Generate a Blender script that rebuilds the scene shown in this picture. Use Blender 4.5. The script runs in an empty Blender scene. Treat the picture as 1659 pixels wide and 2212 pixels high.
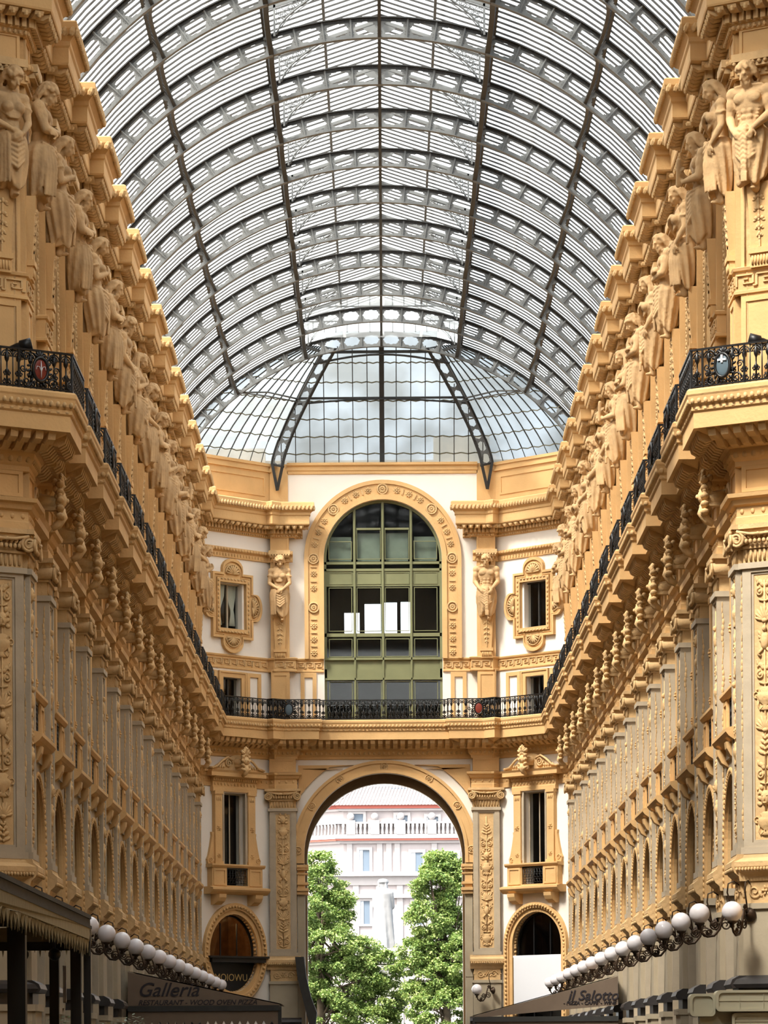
import bpy, bmesh, math, random
from math import sin, cos, pi, radians as R, sqrt, atan2, hypot, floor
from mathutils import Vector, Matrix
from mathutils.geometry import tessellate_polygon
random.seed(7)
C = bpy.context.scene.collection
SC = bpy.context.scene

# ------------------------------------------------------------------ camera
cam_d = bpy.data.cameras.new('camera'); cam = bpy.data.objects.new('camera', cam_d); C.objects.link(cam)
F = 7600.0
cam_d.sensor_width = 36; cam_d.sensor_fit = 'AUTO'; cam_d.lens = F/2212*36
cam_d.shift_y = (2285-1106)/2212; cam_d.shift_x = -4.5/2212
cam_d.clip_start = 1; cam_d.clip_end = 1000
cam.location = (0, 0, 1.7)
cam.rotation_euler = (Matrix.Rotation(R(90), 3, 'X') @ Matrix.Rotation(-.0066, 3, 'Z')).to_euler()
SC.camera = cam
# ------------------------------------------------------------------ light
SC.view_settings.view_transform = 'Standard'; SC.view_settings.look = 'None'
SC.view_settings.gamma = 1; SC.view_settings.use_curve_mapping = False
SC.view_settings.exposure = 0.70
w = bpy.data.worlds.new('world'); SC.world = w; w.use_nodes = True
bg = w.node_tree.nodes['Background']; bg.inputs[1].default_value = 1.0
_n = w.node_tree.nodes; _l = w.node_tree.links      # hazy sky, whiter and brighter on the sun's side (left), bluer away from it
_tc = _n.new('ShaderNodeTexCoord'); _dp = _n.new('ShaderNodeVectorMath'); _dp.operation = 'DOT_PRODUCT'; _dp.inputs[1].default_value = (-.95, -.3, .1)
_l.new(_tc.outputs['Generated'], _dp.inputs[0]); _mr = _n.new('ShaderNodeMapRange'); _mr.inputs['From Min'].default_value = -.75; _mr.inputs['From Max'].default_value = .6
_l.new(_dp.outputs['Value'], _mr.inputs['Value']); _mx = _n.new('ShaderNodeMix'); _mx.data_type = 'RGBA'
_mx.inputs[6].default_value = (1.25, 1.5, 1.72, 1); _mx.inputs[7].default_value = (3.9, 3.85, 3.7, 1)
_l.new(_mr.outputs[0], _mx.inputs[0]); _l.new(_mx.outputs[2], bg.inputs[0])
sd = bpy.data.lights.new('sun', 'SUN'); sun = bpy.data.objects.new('sun', sd); C.objects.link(sun)
sd.energy = 11; sd.angle = R(14); sd.color = (1, .93, .82)
sun.rotation_euler = Vector((-.55, -.60, 1.05)).to_track_quat('Z', 'Y').to_euler(); sun.location = (-60, -40, 90)
try:
    SC.cycles.use_denoising = True; SC.cycles.max_bounces = 8; SC.cycles.transparent_max_bounces = 12
    SC.cycles.diffuse_bounces = 3; SC.cycles.glossy_bounces = 2; SC.cycles.transmission_bounces = 4
    SC.cycles.sample_clamp_indirect = 8; SC.cycles.caustics_reflective = False; SC.cycles.caustics_refractive = False
except Exception: pass

# ------------------------------------------------------------------ materials
def mat(name, col, rough=.8, metal=0, noise=0, nscale=3, bump=0, bscale=30, col2=None, spec=.3):
    m = bpy.data.materials.new(name); m.use_nodes = True
    nt = m.node_tree; N = nt.nodes; L = nt.links; p = N['Principled BSDF']
    p.inputs['Base Color'].default_value = (*col, 1); p.inputs['Roughness'].default_value = rough
    p.inputs['Metallic'].default_value = metal; p.inputs['Specular IOR Level'].default_value = spec
    tc = N.new('ShaderNodeTexCoord')
    if noise or col2:
        n = N.new('ShaderNodeTexNoise'); n.inputs['Scale'].default_value = nscale; n.inputs['Detail'].default_value = 6
        L.new(tc.outputs['Object'], n.inputs['Vector'])
        rr = N.new('ShaderNodeValToRGB'); rr.color_ramp.elements[0].position = .35; rr.color_ramp.elements[1].position = .68
        c2 = col2 or tuple(c*(1-noise) for c in col)
        rr.color_ramp.elements[0].color = (*c2, 1); rr.color_ramp.elements[1].color = (*col, 1)
        L.new(n.outputs['Fac'], rr.inputs['Fac']); L.new(rr.outputs['Color'], p.inputs['Base Color'])
    if bump:
        n2 = N.new('ShaderNodeTexNoise'); n2.inputs['Scale'].default_value = bscale; n2.inputs['Detail'].default_value = 4
        L.new(tc.outputs['Object'], n2.inputs['Vector'])
        b = N.new('ShaderNodeBump'); b.inputs['Strength'].default_value = bump; b.inputs['Distance'].default_value = .03
        L.new(n2.outputs['Fac'], b.inputs['Height']); L.new(b.outputs['Normal'], p.inputs['Normal'])
    return m
GOLD = mat('golden_stone', (.72, .45, .20), noise=.16, nscale=.9, bump=.25, bscale=14)
GOLDL = mat('carved_golden_stone', (.71, .47, .23), noise=.22, nscale=2.5, bump=.5, bscale=11)
STAT = mat('statue_stone', (.70, .455, .23), noise=.4, nscale=1.6, bump=.35, bscale=16)
WHITE = mat('white_plaster', (.87, .81, .735), noise=.05, nscale=.5, bump=.08, bscale=8)
GREY = mat('grey_stone', (.52, .43, .315), noise=.22, nscale=1.2, bump=.2, bscale=10)
BEIGE = mat('beige_stone', (.46, .385, .275), noise=.2, nscale=.8, bump=.2, bscale=9)
BASALT = mat('dark_base_stone', (.05, .045, .045), rough=.4, noise=.3)
IRON = mat('black_wrought_iron', (.017, .017, .018), rough=.38, metal=.3, spec=.6, noise=.4, nscale=9)
RIB = mat('grey_painted_iron', (.15, .155, .155), rough=.55, noise=.22, nscale=1.2)
RIBD = mat('dark_painted_iron', (.032, .032, .032), rough=.6, noise=.2)
BARM = mat('glazing_bar_iron', (.04, .038, .036), rough=.6)
GREEN = mat('green_painted_timber', (.20, .205, .105), rough=.55, noise=.1, nscale=2)
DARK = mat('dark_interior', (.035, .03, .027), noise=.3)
CURT = mat('white_curtain', (.72, .72, .62))
BRONZE = mat('dark_bronze', (.06, .037, .023), rough=.45, metal=.5, noise=.3, nscale=8)
AWN = mat('brown_canvas', (.20, .145, .105), noise=.12, nscale=2)
AWNB = mat('beige_canvas', (.30, .25, .15), noise=.2, nscale=6)
AWND = mat('charcoal_canvas', (.05, .048, .045), noise=.2)
TXT = mat('dark_lettering', (.03, .025, .03))
GOLDT = mat('gilded_lettering', (.5, .36, .16), rough=.4, metal=.3)
PANELG = mat('pale_green_panel', (.47, .44, .32), rough=.5, noise=.06)
WPANEL = mat('white_board', (.74, .75, .80), rough=.5)
BLACK = mat('black_paint', (.012, .012, .013), rough=.4)
TIMB = mat('dark_timber_post', (.025, .022, .02), rough=.6)
MARB = mat('white_marble', (.20, .20, .205), noise=.15, nscale=2, bump=.2, bscale=5)
BWALL = mat('pale_render', (.36, .32, .32), noise=.05)
BTRIM = mat('cream_trim', (.36, .335, .335), noise=.05)
BRED = mat('red_painted_cornice', (.30, .08, .06))
BROOF = mat('pale_roof_tiles', (.36, .30, .29), noise=.2, nscale=1)
BWIN = mat('bluish_shutter', (.10, .13, .17), rough=.3)
PAVE = mat('paving', (.075, .065, .055), noise=.3, nscale=.7)
BARK = mat('bark', (.11, .08, .055), noise=.4, nscale=5)
RED = mat('red_enamel', (.20, .035, .022), rough=.4)
BLUEE = mat('blue_grey_enamel', (.10, .14, .17), rough=.4)
def leafmat(name, a, b):
    m = mat(name, a, rough=.55, col2=b, nscale=1.1); nt = m.node_tree; p = nt.nodes['Principled BSDF']
    tr = nt.nodes.new('ShaderNodeBsdfTranslucent'); tr.inputs[0].default_value = (a[0]*1.2, a[1]*1.25, a[2]*.8, 1)
    mx = nt.nodes.new('ShaderNodeMixShader'); mx.inputs[0].default_value = .22
    nt.links.new(p.outputs[0], mx.inputs[1]); nt.links.new(tr.outputs[0], mx.inputs[2])
    nt.links.new(mx.outputs[0], nt.nodes['Material Output'].inputs[0]); return m
LEAF = leafmat('light_green_leaves', (.31, .37, .13), (.17, .25, .07))
LEAF2 = leafmat('mid_green_leaves', (.13, .2, .05), (.05, .10, .022))
LEAFP = leafmat('pale_variegated_leaves', (.35, .4, .33), (.07, .14, .07))
def glassmat(name, tint, tfac, dif, stain=0, kind='barrel', gl=.06):
    m = bpy.data.materials.new(name); m.use_nodes = True; nt = m.node_tree; N = nt.nodes; L = nt.links
    N.remove(N['Principled BSDF']); out = N['Material Output']
    tr = N.new('ShaderNodeBsdfTransparent'); tl = N.new('ShaderNodeBsdfTranslucent'); df = N.new('ShaderNodeBsdfDiffuse')
    gs = N.new('ShaderNodeBsdfGlossy'); gs.inputs['Roughness'].default_value = .03
    tr.inputs[0].default_value = (*tint, 1); tl.inputs[0].default_value = (*dif, 1); df.inputs[0].default_value = (*dif, 1)
    m1 = N.new('ShaderNodeMixShader'); m1.inputs[0].default_value = .35
    L.new(tl.outputs[0], m1.inputs[1]); L.new(df.outputs[0], m1.inputs[2])
    m2 = N.new('ShaderNodeMixShader'); m2.inputs[0].default_value = tfac
    L.new(m1.outputs[0], m2.inputs[1]); L.new(tr.outputs[0], m2.inputs[2])
    m3 = N.new('ShaderNodeMixShader'); m3.inputs[0].default_value = gl
    L.new(m2.outputs[0], m3.inputs[1]); L.new(gs.outputs[0], m3.inputs[2]); L.new(m3.outputs[0], out.inputs[0])
    if stain:
        tc = N.new('ShaderNodeTexCoord'); n = N.new('ShaderNodeTexNoise'); n.inputs['Scale'].default_value = .5; n.inputs['Detail'].default_value = 7
        L.new(tc.outputs['Object'], n.inputs['Vector'])
        mr = N.new('ShaderNodeMapRange'); mr.inputs['From Min'].default_value = .32; mr.inputs['From Max'].default_value = .7
        mr.inputs['To Min'].default_value = tfac*(1-stain); mr.inputs['To Max'].default_value = min(.97, tfac*(1+stain*.5))
        L.new(n.outputs['Fac'], mr.inputs['Value'])
        if kind == 'barrel':     # dirt collected where the panes lap
            sp = N.new('ShaderNodeSeparateXYZ'); L.new(tc.outputs['Object'], sp.inputs[0])
            sb = N.new('ShaderNodeMath'); sb.operation = 'SUBTRACT'; sb.inputs[1].default_value = 21; L.new(sp.outputs['Z'], sb.inputs[0])
            at = N.new('ShaderNodeMath'); at.operation = 'ARCTAN2'; L.new(sp.outputs['X'], at.inputs[0]); L.new(sb.outputs[0], at.inputs[1])
            dv = N.new('ShaderNodeMath'); dv.operation = 'DIVIDE'; dv.inputs[1].default_value = R(9.26); L.new(at.outputs[0], dv.inputs[0])
            fr = N.new('ShaderNodeMath'); fr.operation = 'FRACT'; L.new(dv.outputs[0], fr.inputs[0])
            ls = N.new('ShaderNodeMath'); ls.operation = 'LESS_THAN'; ls.inputs[1].default_value = .075; L.new(fr.outputs[0], ls.inputs[0])
            ml = N.new('ShaderNodeMath'); ml.operation = 'MULTIPLY'; ml.inputs[1].default_value = .42; L.new(ls.outputs[0], ml.inputs[0])
            su = N.new('ShaderNodeMath'); su.operation = 'SUBTRACT'; L.new(mr.outputs[0], su.inputs[0]); L.new(ml.outputs[0], su.inputs[1])
            L.new(su.outputs[0], m2.inputs[0])
            mc = N.new('ShaderNodeMix'); mc.data_type = 'RGBA'; mc.inputs[6].default_value = (*tint, 1); mc.inputs[7].default_value = (tint[0], tint[1]*.88, tint[2]*.68, 1)
            L.new(ls.outputs[0], mc.inputs[0]); L.new(mc.outputs[2], tr.inputs[0])
        else: L.new(mr.outputs[0], m2.inputs[0])
    return m
GROOF = glassmat('roof_glass', (.95, .97, .98), .58, (.62, .64, .64), .35)
GAPSE = glassmat('dirty_apse_glass', (.66, .72, .78), .22, (.17, .18, .175), .75, 'flat')
GWIN = glassmat('window_glass', (.90, .92, .92), .95, (.01, .01, .01), 0, 'flat', gl=.022)

# ------------------------------------------------------------------ mesh builder
class MB:
    def __init__(s): s.v = []; s.f = []; s.sm = []; s.M = None
    def add(s, vs, fs, smooth=False):
        o = len(s.v)
        if s.M is not None: s.v += [tuple(s.M @ Vector(v)) for v in vs]
        else: s.v += [tuple(v) for v in vs]
        s.f += [tuple(i+o for i in f) for f in fs]; s.sm += [smooth]*len(fs)
    def box(s, x0, x1, y0, y1, z0, z1):
        s.add([(x0,y0,z0),(x1,y0,z0),(x1,y1,z0),(x0,y1,z0),(x0,y0,z1),(x1,y0,z1),(x1,y1,z1),(x0,y1,z1)],
              [(3,2,1,0),(4,5,6,7),(0,1,5,4),(1,2,6,5),(2,3,7,6),(3,0,4,7)])
    def obox(s, p0, p1, w, h):            # bar between two points, w across, h along "up"
        p0 = Vector(p0); p1 = Vector(p1); d = (p1-p0)
        if d.length < 1e-6: return
        d.normalize(); up = Vector((0,0,1)) if abs(d.z) < .9 else Vector((0,1,0))
        a = d.cross(up).normalized(); b = a.cross(d).normalized(); a *= w/2; b *= h/2
        s.add([p0-a-b,p0+a-b,p0+a+b,p0-a+b,p1-a-b,p1+a-b,p1+a+b,p1-a+b],
              [(0,1,2,3),(7,6,5,4),(0,4,5,1),(1,5,6,2),(2,6,7,3),(3,7,4,0)])
    def tube(s, pts, r, n=6, cap=True, smooth=True):
        pts = [Vector(p) for p in pts]; m = len(pts); rs = r if isinstance(r, (list, tuple)) else [r]*m
        vs = []; prev = None
        for i, p in enumerate(pts):
            d = (pts[min(i+1,m-1)]-pts[max(i-1,0)])
            if d.length < 1e-9: d = Vector((0,0,1))
            d.normalize()
            if prev is None:
                up = Vector((0,0,1)) if abs(d.z) < .9 else Vector((1,0,0)); a = d.cross(up).normalized()
            else:
                a = prev - d*prev.dot(d)
                if a.length < 1e-6: a = d.orthogonal()
                a.normalize()
            prev = a; b = d.cross(a)
            for k in range(n):
                t = 2*pi*k/n; vs.append(p + a*cos(t)*rs[i] + b*sin(t)*rs[i])
        fs = [(i*n+k, i*n+(k+1)%n, (i+1)*n+(k+1)%n, (i+1)*n+k) for i in range(m-1) for k in range(n)]
        if cap: fs += [tuple(range(n))[::-1], tuple((m-1)*n+k for k in range(n))]
        s.add(vs, fs, smooth)
    def ball(s, c, r, nu=8, nv=5, rot=None):
        if not isinstance(r, (list, tuple)): r = (r,r,r)
        vs = [(0,0,-1)]
        for j in range(1, nv):
            t = -pi/2+pi*j/nv
            for i in range(nu): a = 2*pi*i/nu; vs.append((cos(t)*cos(a), cos(t)*sin(a), sin(t)))
        vs.append((0,0,1)); fs = []
        for i in range(nu): fs.append((0, 1+(i+1)%nu, 1+i)); fs.append((len(vs)-1, 1+(nv-2)*nu+i, 1+(nv-2)*nu+(i+1)%nu))
        for j in range(nv-2):
            for i in range(nu): a = 1+j*nu; fs.append((a+i, a+(i+1)%nu, a+nu+(i+1)%nu, a+nu+i))
        out = []
        for v in vs:
            q = Vector((v[0]*r[0], v[1]*r[1], v[2]*r[2]))
            if rot is not None: q = rot @ q
            out.append(q+Vector(c))
        s.add(out, fs, True)
    def lathe(s, prof, c=(0,0), n=12, a0=0, a1=2*pi, sx=1, sy=1, smooth=True, z0=0):
        full = abs(a1-a0-2*pi) < 1e-6; k = n if full else n+1; vs = []
        for (r, z) in prof:
            for i in range(k): a = a0+(a1-a0)*i/n; vs.append((c[0]+r*cos(a)*sx, c[1]+r*sin(a)*sy, z+z0))
        fs = []
        for j in range(len(prof)-1):
            for i in range(n): i2 = (i+1) % k if full else i+1; fs.append((j*k+i, j*k+i2, (j+1)*k+i2, (j+1)*k+i))
        if full: fs += [tuple(range(k))[::-1], tuple((len(prof)-1)*k+i for i in range(k))]
        s.add(vs, fs, smooth)
    def plate(s, loops, fn, back=None):    # polygon with holes; fn(u,v,side) side 0 front 1 back
        n = [len(l) for l in loops]
        try: tris = tessellate_polygon([[Vector((p[0],p[1],0)) for p in l] for l in loops])
        except Exception: return
        flat = [p for l in loops for p in l]; N = len(flat)
        vs = [fn(p[0],p[1],0) for p in flat]+[fn(p[0],p[1],1) for p in flat]
        fs = [tuple(t) for t in tris]+[tuple(i+N for i in reversed(t)) for t in tris]
        o = 0
        for k in n:
            for i in range(k): j = (i+1) % k; fs.append((o+i, o+j, o+j+N, o+i+N))
            o += k
        s.add(vs, fs)
    def extr(s, poly, x0, x1, fn=None):    # poly of (d,z) extruded along local x, d goes to -y
        n = len(poly); vs = [(x0,-d,z) for d,z in poly]+[(x1,-d,z) for d,z in poly]
        fs = [(i,(i+1)%n,(i+1)%n+n,i+n) for i in range(n)]+[tuple(range(n))[::-1], tuple(range(n,2*n))]
        s.add(vs, fs)
    def sweep(s, pts, prof, closed=False, smooth=False):  # pts plan polyline [(x,y,nx,ny)], prof (d,z)
        m = len(prof); vs = []
        for (x,y,nx,ny) in pts:
            for d,z in prof: vs.append((x+nx*d, y+ny*d, z))
        fs = []; k = m if closed else m-1
        for i in range(len(pts)-1):
            for j in range(k): j2 = (j+1) % m; fs.append((i*m+j, (i+1)*m+j, (i+1)*m+j2, i*m+j2))
        if closed: fs += [tuple(range(m)), tuple((len(pts)-1)*m+j for j in reversed(range(m)))]
        s.add(vs, fs, smooth)
    def mesh(s, name, m):
        me = bpy.data.meshes.new(name); me.from_pydata(s.v, [], s.f); me.materials.append(m)
        me.polygons.foreach_set('use_smooth', s.sm)
        bm = bmesh.new(); bm.from_mesh(me); bmesh.ops.recalc_face_normals(bm, faces=bm.faces); bm.to_mesh(me); bm.free()
        me.update(); return me
def obj(name, mb, m=None, parent=None, M=None, kind=None, label=None):
    me = mb.mesh(name, m) if isinstance(mb, MB) else mb
    o = bpy.data.objects.new(name, me); C.objects.link(o)
    if parent is not None: o.parent = parent
    if M is not None: o.matrix_local = M
    if kind: o['kind'] = kind
    if label: o['label'] = label
    return o
def struct(name, mb, m=None, M=None): return obj(name, mb, m, None, M, 'structure')
def tag(o, label, cat, group=None, kind=None):
    o['label'] = label; o['category'] = cat
    if group: o['group'] = group
    if kind: o['kind'] = kind
    return o
def thing(name, label, cat, M=None, group=None):
    o = bpy.data.objects.new(name, None); C.objects.link(o); o.empty_display_size = .2
    if M is not None: o.matrix_world = M
    return tag(o, label, cat, group)
KIDS = {}
def tree(o):
    if not KIDS:
        pass
    r = []
    for c in C.objects:
        if c.parent == o: r.append(c)
    return r
def dup(root, M, label, group=None):
    def cp(o, par, ch):
        c = o.copy(); C.objects.link(c)
        if par is not None: c.parent = par
        for k, kk in ch: cp(k, c, kk)
        return c
    key = root.name
    if key not in KIDS:
        def gather(o): return [(k, gather(k)) for k in tree(o)]
        KIDS[key] = gather(root)
    c = cp(root, None, KIDS[key]); c.matrix_world = M; c['label'] = label
    if group: c['group'] = group
    return c
ORD = ['first','second','third','fourth','fifth','sixth','seventh','eighth','ninth','tenth','eleventh','twelfth','thirteenth','fourteenth','fifteenth','sixteenth']

# ------------------------------------------------------------------ plan of the walls
W = 7.75; YC = 73.4; YE = 141.05; YF = 144.2; XF = 4.6; DP = .35
BASE = [Vector(p) for p in ((-10.35, 71.71), (-W, YC), (-W, YE), (-XF, YF), (XF, YF), (W, YE), (W, YC), (10.35, 71.71))]
SEG = [(BASE[i+1]-BASE[i]) for i in range(7)]
S0 = [0]
for g in SEG: S0.append(S0[-1]+g.length)
LT = S0[-1]
NR = [Vector((g.y, -g.x)).normalized() for g in SEG]
PY = [78+4.8*n for n in range(14)]           # pilaster axes
BY = [75.6+4.8*n for n in range(14)]         # bay axes
hb = .62
brk = [(S0[1]-1.25, S0[1]+1.0)]+[(S0[1]+y-YC-hb, S0[1]+y-YC+hb) for y in PY[:-1]]
brk += [(S0[1]+PY[-1]-YC-hb, S0[2]-.03)]
brk += [(S0[3]-.18, S0[3]+1.0)]
BRK = brk+[(LT-b, LT-a) for a, b in reversed(brk)]
def miter(i):
    if i <= 0: return NR[0]
    if i >= 7: return NR[6]
    n = NR[i-1]+NR[i]; n.normalize(); return n/n.dot(NR[i])
def dat(s, dp=DP): return dp if any(a < s < b for a, b in BRK) else 0
def path(sa=0, sb=None, dp=DP, off=0):
    sb = LT if sb is None else sb; ev = []
    for i, s in enumerate(S0):
        if sa-1e-6 <= s <= sb+1e-6: ev.append((s, 0, 'v', i))
    for a, b in BRK:
        for q, o in ((a, 0), (b, 1)):
            if sa < q < sb: ev.append((q, 1, 'b', o))
    if not any(abs(e[0]-sa) < 1e-6 for e in ev): ev.append((sa, 0, 'e', 0))
    if not any(abs(e[0]-sb) < 1e-6 for e in ev): ev.append((sb, 2, 'e', 1))
    ev.sort(key=lambda e: (e[0], e[1])); out = []
    def pos(s):
        for i in range(7):
            if s <= S0[i+1]+1e-9: break
        return BASE[i]+SEG[i].normalized()*(s-S0[i]), NR[i], SEG[i].normalized()
    for s, _, k, o in ev:
        if k == 'v':
            n = miter(o); p = BASE[o]; d = dat(s, dp); out.append((p.x+n.x*d, p.y+n.y*d, n.x, n.y))
        elif k == 'e':
            p, n, t = pos(s); d = dat(s+(1e-3 if o == 0 else -1e-3), dp); out.append((p.x+n.x*d, p.y+n.y*d, n.x, n.y))
        else:
            p, n, t = pos(s); sg = -1 if o == 0 else 1    # rising or falling step
            # convex corner at d=dp, concave at d=0
            cvx = (p.x+n.x*dp, p.y+n.y*dp, n.x+t.x*sg, n.y+t.y*sg); ccv = (p.x, p.y, n.x+t.x*sg, n.y+t.y*sg)
            out += [ccv, cvx] if o == 0 else [cvx, ccv]
    return out
def along(pts, d, step, fn, zskip=0):      # fn(M) placed along the offset polyline
    P = [Vector((x+nx*d, y+ny*d)) for x,y,nx,ny in pts]
    for a, b in zip(P, P[1:]):
        v = b-a; L = v.length
        if L < step*.45: continue
        k = max(1, round(L/step)); t = v/L; n = Vector((t.y, -t.x))
        for i in range(k):
            q = a+t*(L*(i+.5)/k)
            fn(Matrix(((t.x, -n.x, 0, q.x), (t.y, -n.y, 0, q.y), (0,0,1,0), (0,0,0,1))), L/k)
def frame_at(x, y, ang): return Matrix.Translation((x, y, 0)) @ Matrix.Rotation(ang, 4, 'Z')
ML = lambda y, d=0: frame_at(-W+d, y, R(90))      # local -y points to the nave
MR = lambda y, d=0: frame_at(W-d, y, R(-90))
cmid = (BASE[2]+BASE[3])/2
MCL = frame_at(cmid.x, cmid.y, R(45)); MCR = frame_at(-cmid.x, cmid.y, R(-45))
ME = frame_at(0, YF, 0)
pa = atan2(BASE[1].y-BASE[0].y, BASE[1].x-BASE[0].x)
def MPL(s): # pier front, s metres outward of the corner
    p = BASE[1]-SEG[0].normalized()*s; return frame_at(p.x, p.y, pa)
def MPR(s):
    p = BASE[1]-SEG[0].normalized()*s; return frame_at(-p.x, p.y, -pa)
# ------------------------------------------------------------------ small ornament makers (local: x along, -y out, z up)
def arc(cx, cz, r, a0, a1, n): return [(cx+r*cos(a0+(a1-a0)*i/n), cz+r*sin(a0+(a1-a0)*i/n)) for i in range(n+1)]
def ptube(mb, pts2, y, r, n=5, **k): mb.tube([(x, y, z) for x, z in pts2], r, n, **k)
def scroll(mb, cx, cz, r, y, th, turns=1.6, sgn=1, a0=0, n=5):
    N = max(10, int(turns*12)); pts = []
    for i in range(N+1):
        t = i/N; a = a0+sgn*turns*2*pi*t; q = r*(1-.82*t); pts.append((cx+q*cos(a), y, cz+q*sin(a)))
    mb.tube(pts, [th*(1-.45*i/N) for i in range(N+1)], n)
def leaf(mb, x, z, y, L, wd, ang, d=.02):
    rot = Matrix.Rotation(-ang, 3, 'Y')
    mb.ball((x+L/2*cos(ang), y, z+L/2*sin(ang)), (L/2, d, wd/2), 8, 4, rot)
def rosette(mb, x, z, y, r, k=8):
    for i in range(k):
        a = 2*pi*i/k; leaf(mb, x+r*.25*cos(a), z+r*.25*sin(a), y, r*.72, r*.42, a, r*.22)
    mb.ball((x, y-r*.12, z), (r*.26,)*3, 8, 5)
def ring(mb, x, z, y, r, th, n=20, m=5):
    mb.tube([(x+r*cos(2*pi*i/n), y, z+r*sin(2*pi*i/n)) for i in range(n+1)], th, m, cap=False)
def shell(mb, x, z, y, r, a0, a1, k=9):
    for i in range(k):
        a = a0+(a1-a0)*i/(k-1); mb.tube([(x, y, z), (x+r*.6*cos(a), y-.03, z+r*.6*sin(a)), (x+r*cos(a), y, z+r*sin(a))], [.015, .035, .045], 5)
    ptube(mb, arc(x, z, r*1.12, a0, a1, 14), y, .03)
def candelabra(mb, hw, z0, z1, y, seed):
    rnd = random.Random(seed); z = z0+.05; mb.tube([(0, y, z0+.05), (0, y, z1-.05)], .022, 5)
    kinds = ['fan', 'scr', 'urn', 'mask', 'scr', 'leafs', 'fan', 'urn', 'scr', 'eagle']; i = seed
    while z < z1-.35:
        k = kinds[i % 10]; i += 1; s = hw*.9
        if k == 'scr':
            h = .62
            for g in (-1, 1):
                scroll(mb, g*s*.52, z+.2, s*.42, y, .03, 1.5, -g, pi/2 if g > 0 else pi/2)
                ptube(mb, [(0, z), (g*s*.3, z+.02), (g*s*.62, z+.02+.02)], y, .025)
                leaf(mb, g*.03, z+.36, y, s*.75, .1, pi/2-g*.95); leaf(mb, g*.03, z+.3, y, s*.6, .09, pi/2-g*.45)
                leaf(mb, g*s*.7, z+.38, y, .14, .07, pi/2-g*.3); mb.ball((g*s*.52, y-.01, z+.2), .035, 6, 4)
        elif k == 'fan':
            h = .4
            for g in range(-4, 5): leaf(mb, 0, z, y, .34-.012*abs(g)**1.5, .075, pi/2+g*.32, .028)
            mb.ball((0, y-.01, z), (.07, .04, .05), 8, 4)
        elif k == 'urn':
            h = .55; mb.lathe([(.03,0),(.1,.02),(.05,.08),(.05,.12),(.15,.2),(.19,.3),(.17,.36),(.1,.4),(.14,.46),(.05,.5)], (0, y), 10, pi, 2*pi, 1, .35, z0=z)
            for g in (-1, 1): scroll(mb, g*.2, z+.34, .08, y, .016, 1.2, g, -pi/2); ptube(mb, [(g*.05, z+.1), (g*s*.6, z+.02), (g*s*.8, z+.12), (g*s*.7, z+.22)], y, .022)
        elif k == 'mask':
            h = .52; mb.ball((0, y, z+.24), (.12, .08, .16), 10, 7); mb.ball((0, y-.07, z+.22), (.025, .03, .05), 6, 4)
            for g in (-1, 1):
                mb.ball((g*.045, y-.06, z+.28), (.03, .02, .018), 6, 4)
                for q in range(4): leaf(mb, g*.08, z+.1+.1*q, y, s*.62, .09, pi/2-g*(1.4-.35*q))
            mb.ball((0, y-.06, z+.13), (.05, .03, .02), 6, 4)
        elif k == 'leafs':
            h = .5
            for q in range(4):
                for g in (-1, 1): leaf(mb, 0, z+.11*q, y, s*(.95-.15*q), .085, pi/2-g*(1.15-.12*q))
                mb.ball((0, y-.015, z+.11*q), .035, 6, 4)
        else:
            h = .7; mb.ball((0, y, z+.28), (.1, .07, .2), 9, 6); mb.ball((0, y-.03, z+.53), (.055, .05, .07), 8, 5)
            for g in (-1, 1):
                for q in range(5): leaf(mb, g*.07, z+.36-.04*q, y, s*.8-.05*q, .07, pi/2-g*(.55+.28*q))
                mb.tube([(g*.05, y, z+.12), (g*.16, y, z+.02), (g*.1, y, z-.04)], .035, 5)
        for g in (-1, 1):
            if rnd.random() < .6: mb.ball((g*s*.9, y, z+h*.8), (.025, .018, .03), 6, 4); leaf(mb, g*s*.86, z+h*.55, y, .1, .05, pi/2+g*.4)
        z += h
def meander(mb, L, z0, z1, y, step=.42):
    k = max(1, round(L/step)); st = L/k; h = z1-z0; t = .028
    for i in range(k):
        x = -L/2+i*st; g = h*.16
        P = [(x, z0+g), (x, z1-g), (x+st*.82, z1-g), (x+st*.82, z0+g*2), (x+st*.34, z0+g*2), (x+st*.34, z1-g*2.6), (x+st*.58, z1-g*2.6)]
        for a, b in zip(P, P[1:]): mb.obox((a[0], y, a[1]), (b[0], y, b[1]), .045, t)
        mb.obox((x+st*.82, y, z0+g), (x+st, y, z0+g), .045, t)
def semi(hw, z0, zc, n=24):  # arch outline starting bottom left
    return [(-hw, z0)]+[(hw*cos(pi-pi*i/n), zc+hw*sin(pi-pi*i/n)) for i in range(n+1)]+[(hw, z0)]
def rect(x0, x1, z0, z1): return [(x0, z0), (x1, z0), (x1, z1), (x0, z1)]
def slab(mb, loops, y0, y1): mb.plate(loops, lambda u, v, s: (u, y0 if s == 0 else y1, v))
def cart(hw, hh, r, off=0, n=10):     # cartouche outline: rectangle with four round lobes
    P = []; hw += off; hh += off; r += off*.5; e = .18
    P += [(-hw, -hh), (-r, -hh)]+[(-r*cos(pi*i/n), -hh-e-r*.75*sin(pi*i/n)) for i in range(n+1)]+[(r, -hh)]
    P += [(hw, -hh), (hw, -r)]+[(hw+e+r*.6*sin(pi*i/n), -r*cos(pi*i/n)) for i in range(n+1)]+[(hw, r)]
    P += [(hw, hh), (r, hh)]+[(r*cos(pi*i/n), hh+e+r*.75*sin(pi*i/n)) for i in range(n+1)]+[(-r, hh)]
    P += [(-hw, hh), (-hw, r)]+[(-hw-e-r*.6*sin(pi*i/n), r*cos(pi*i/n)) for i in range(n+1)]+[(-hw, -r)]
    return P
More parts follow.
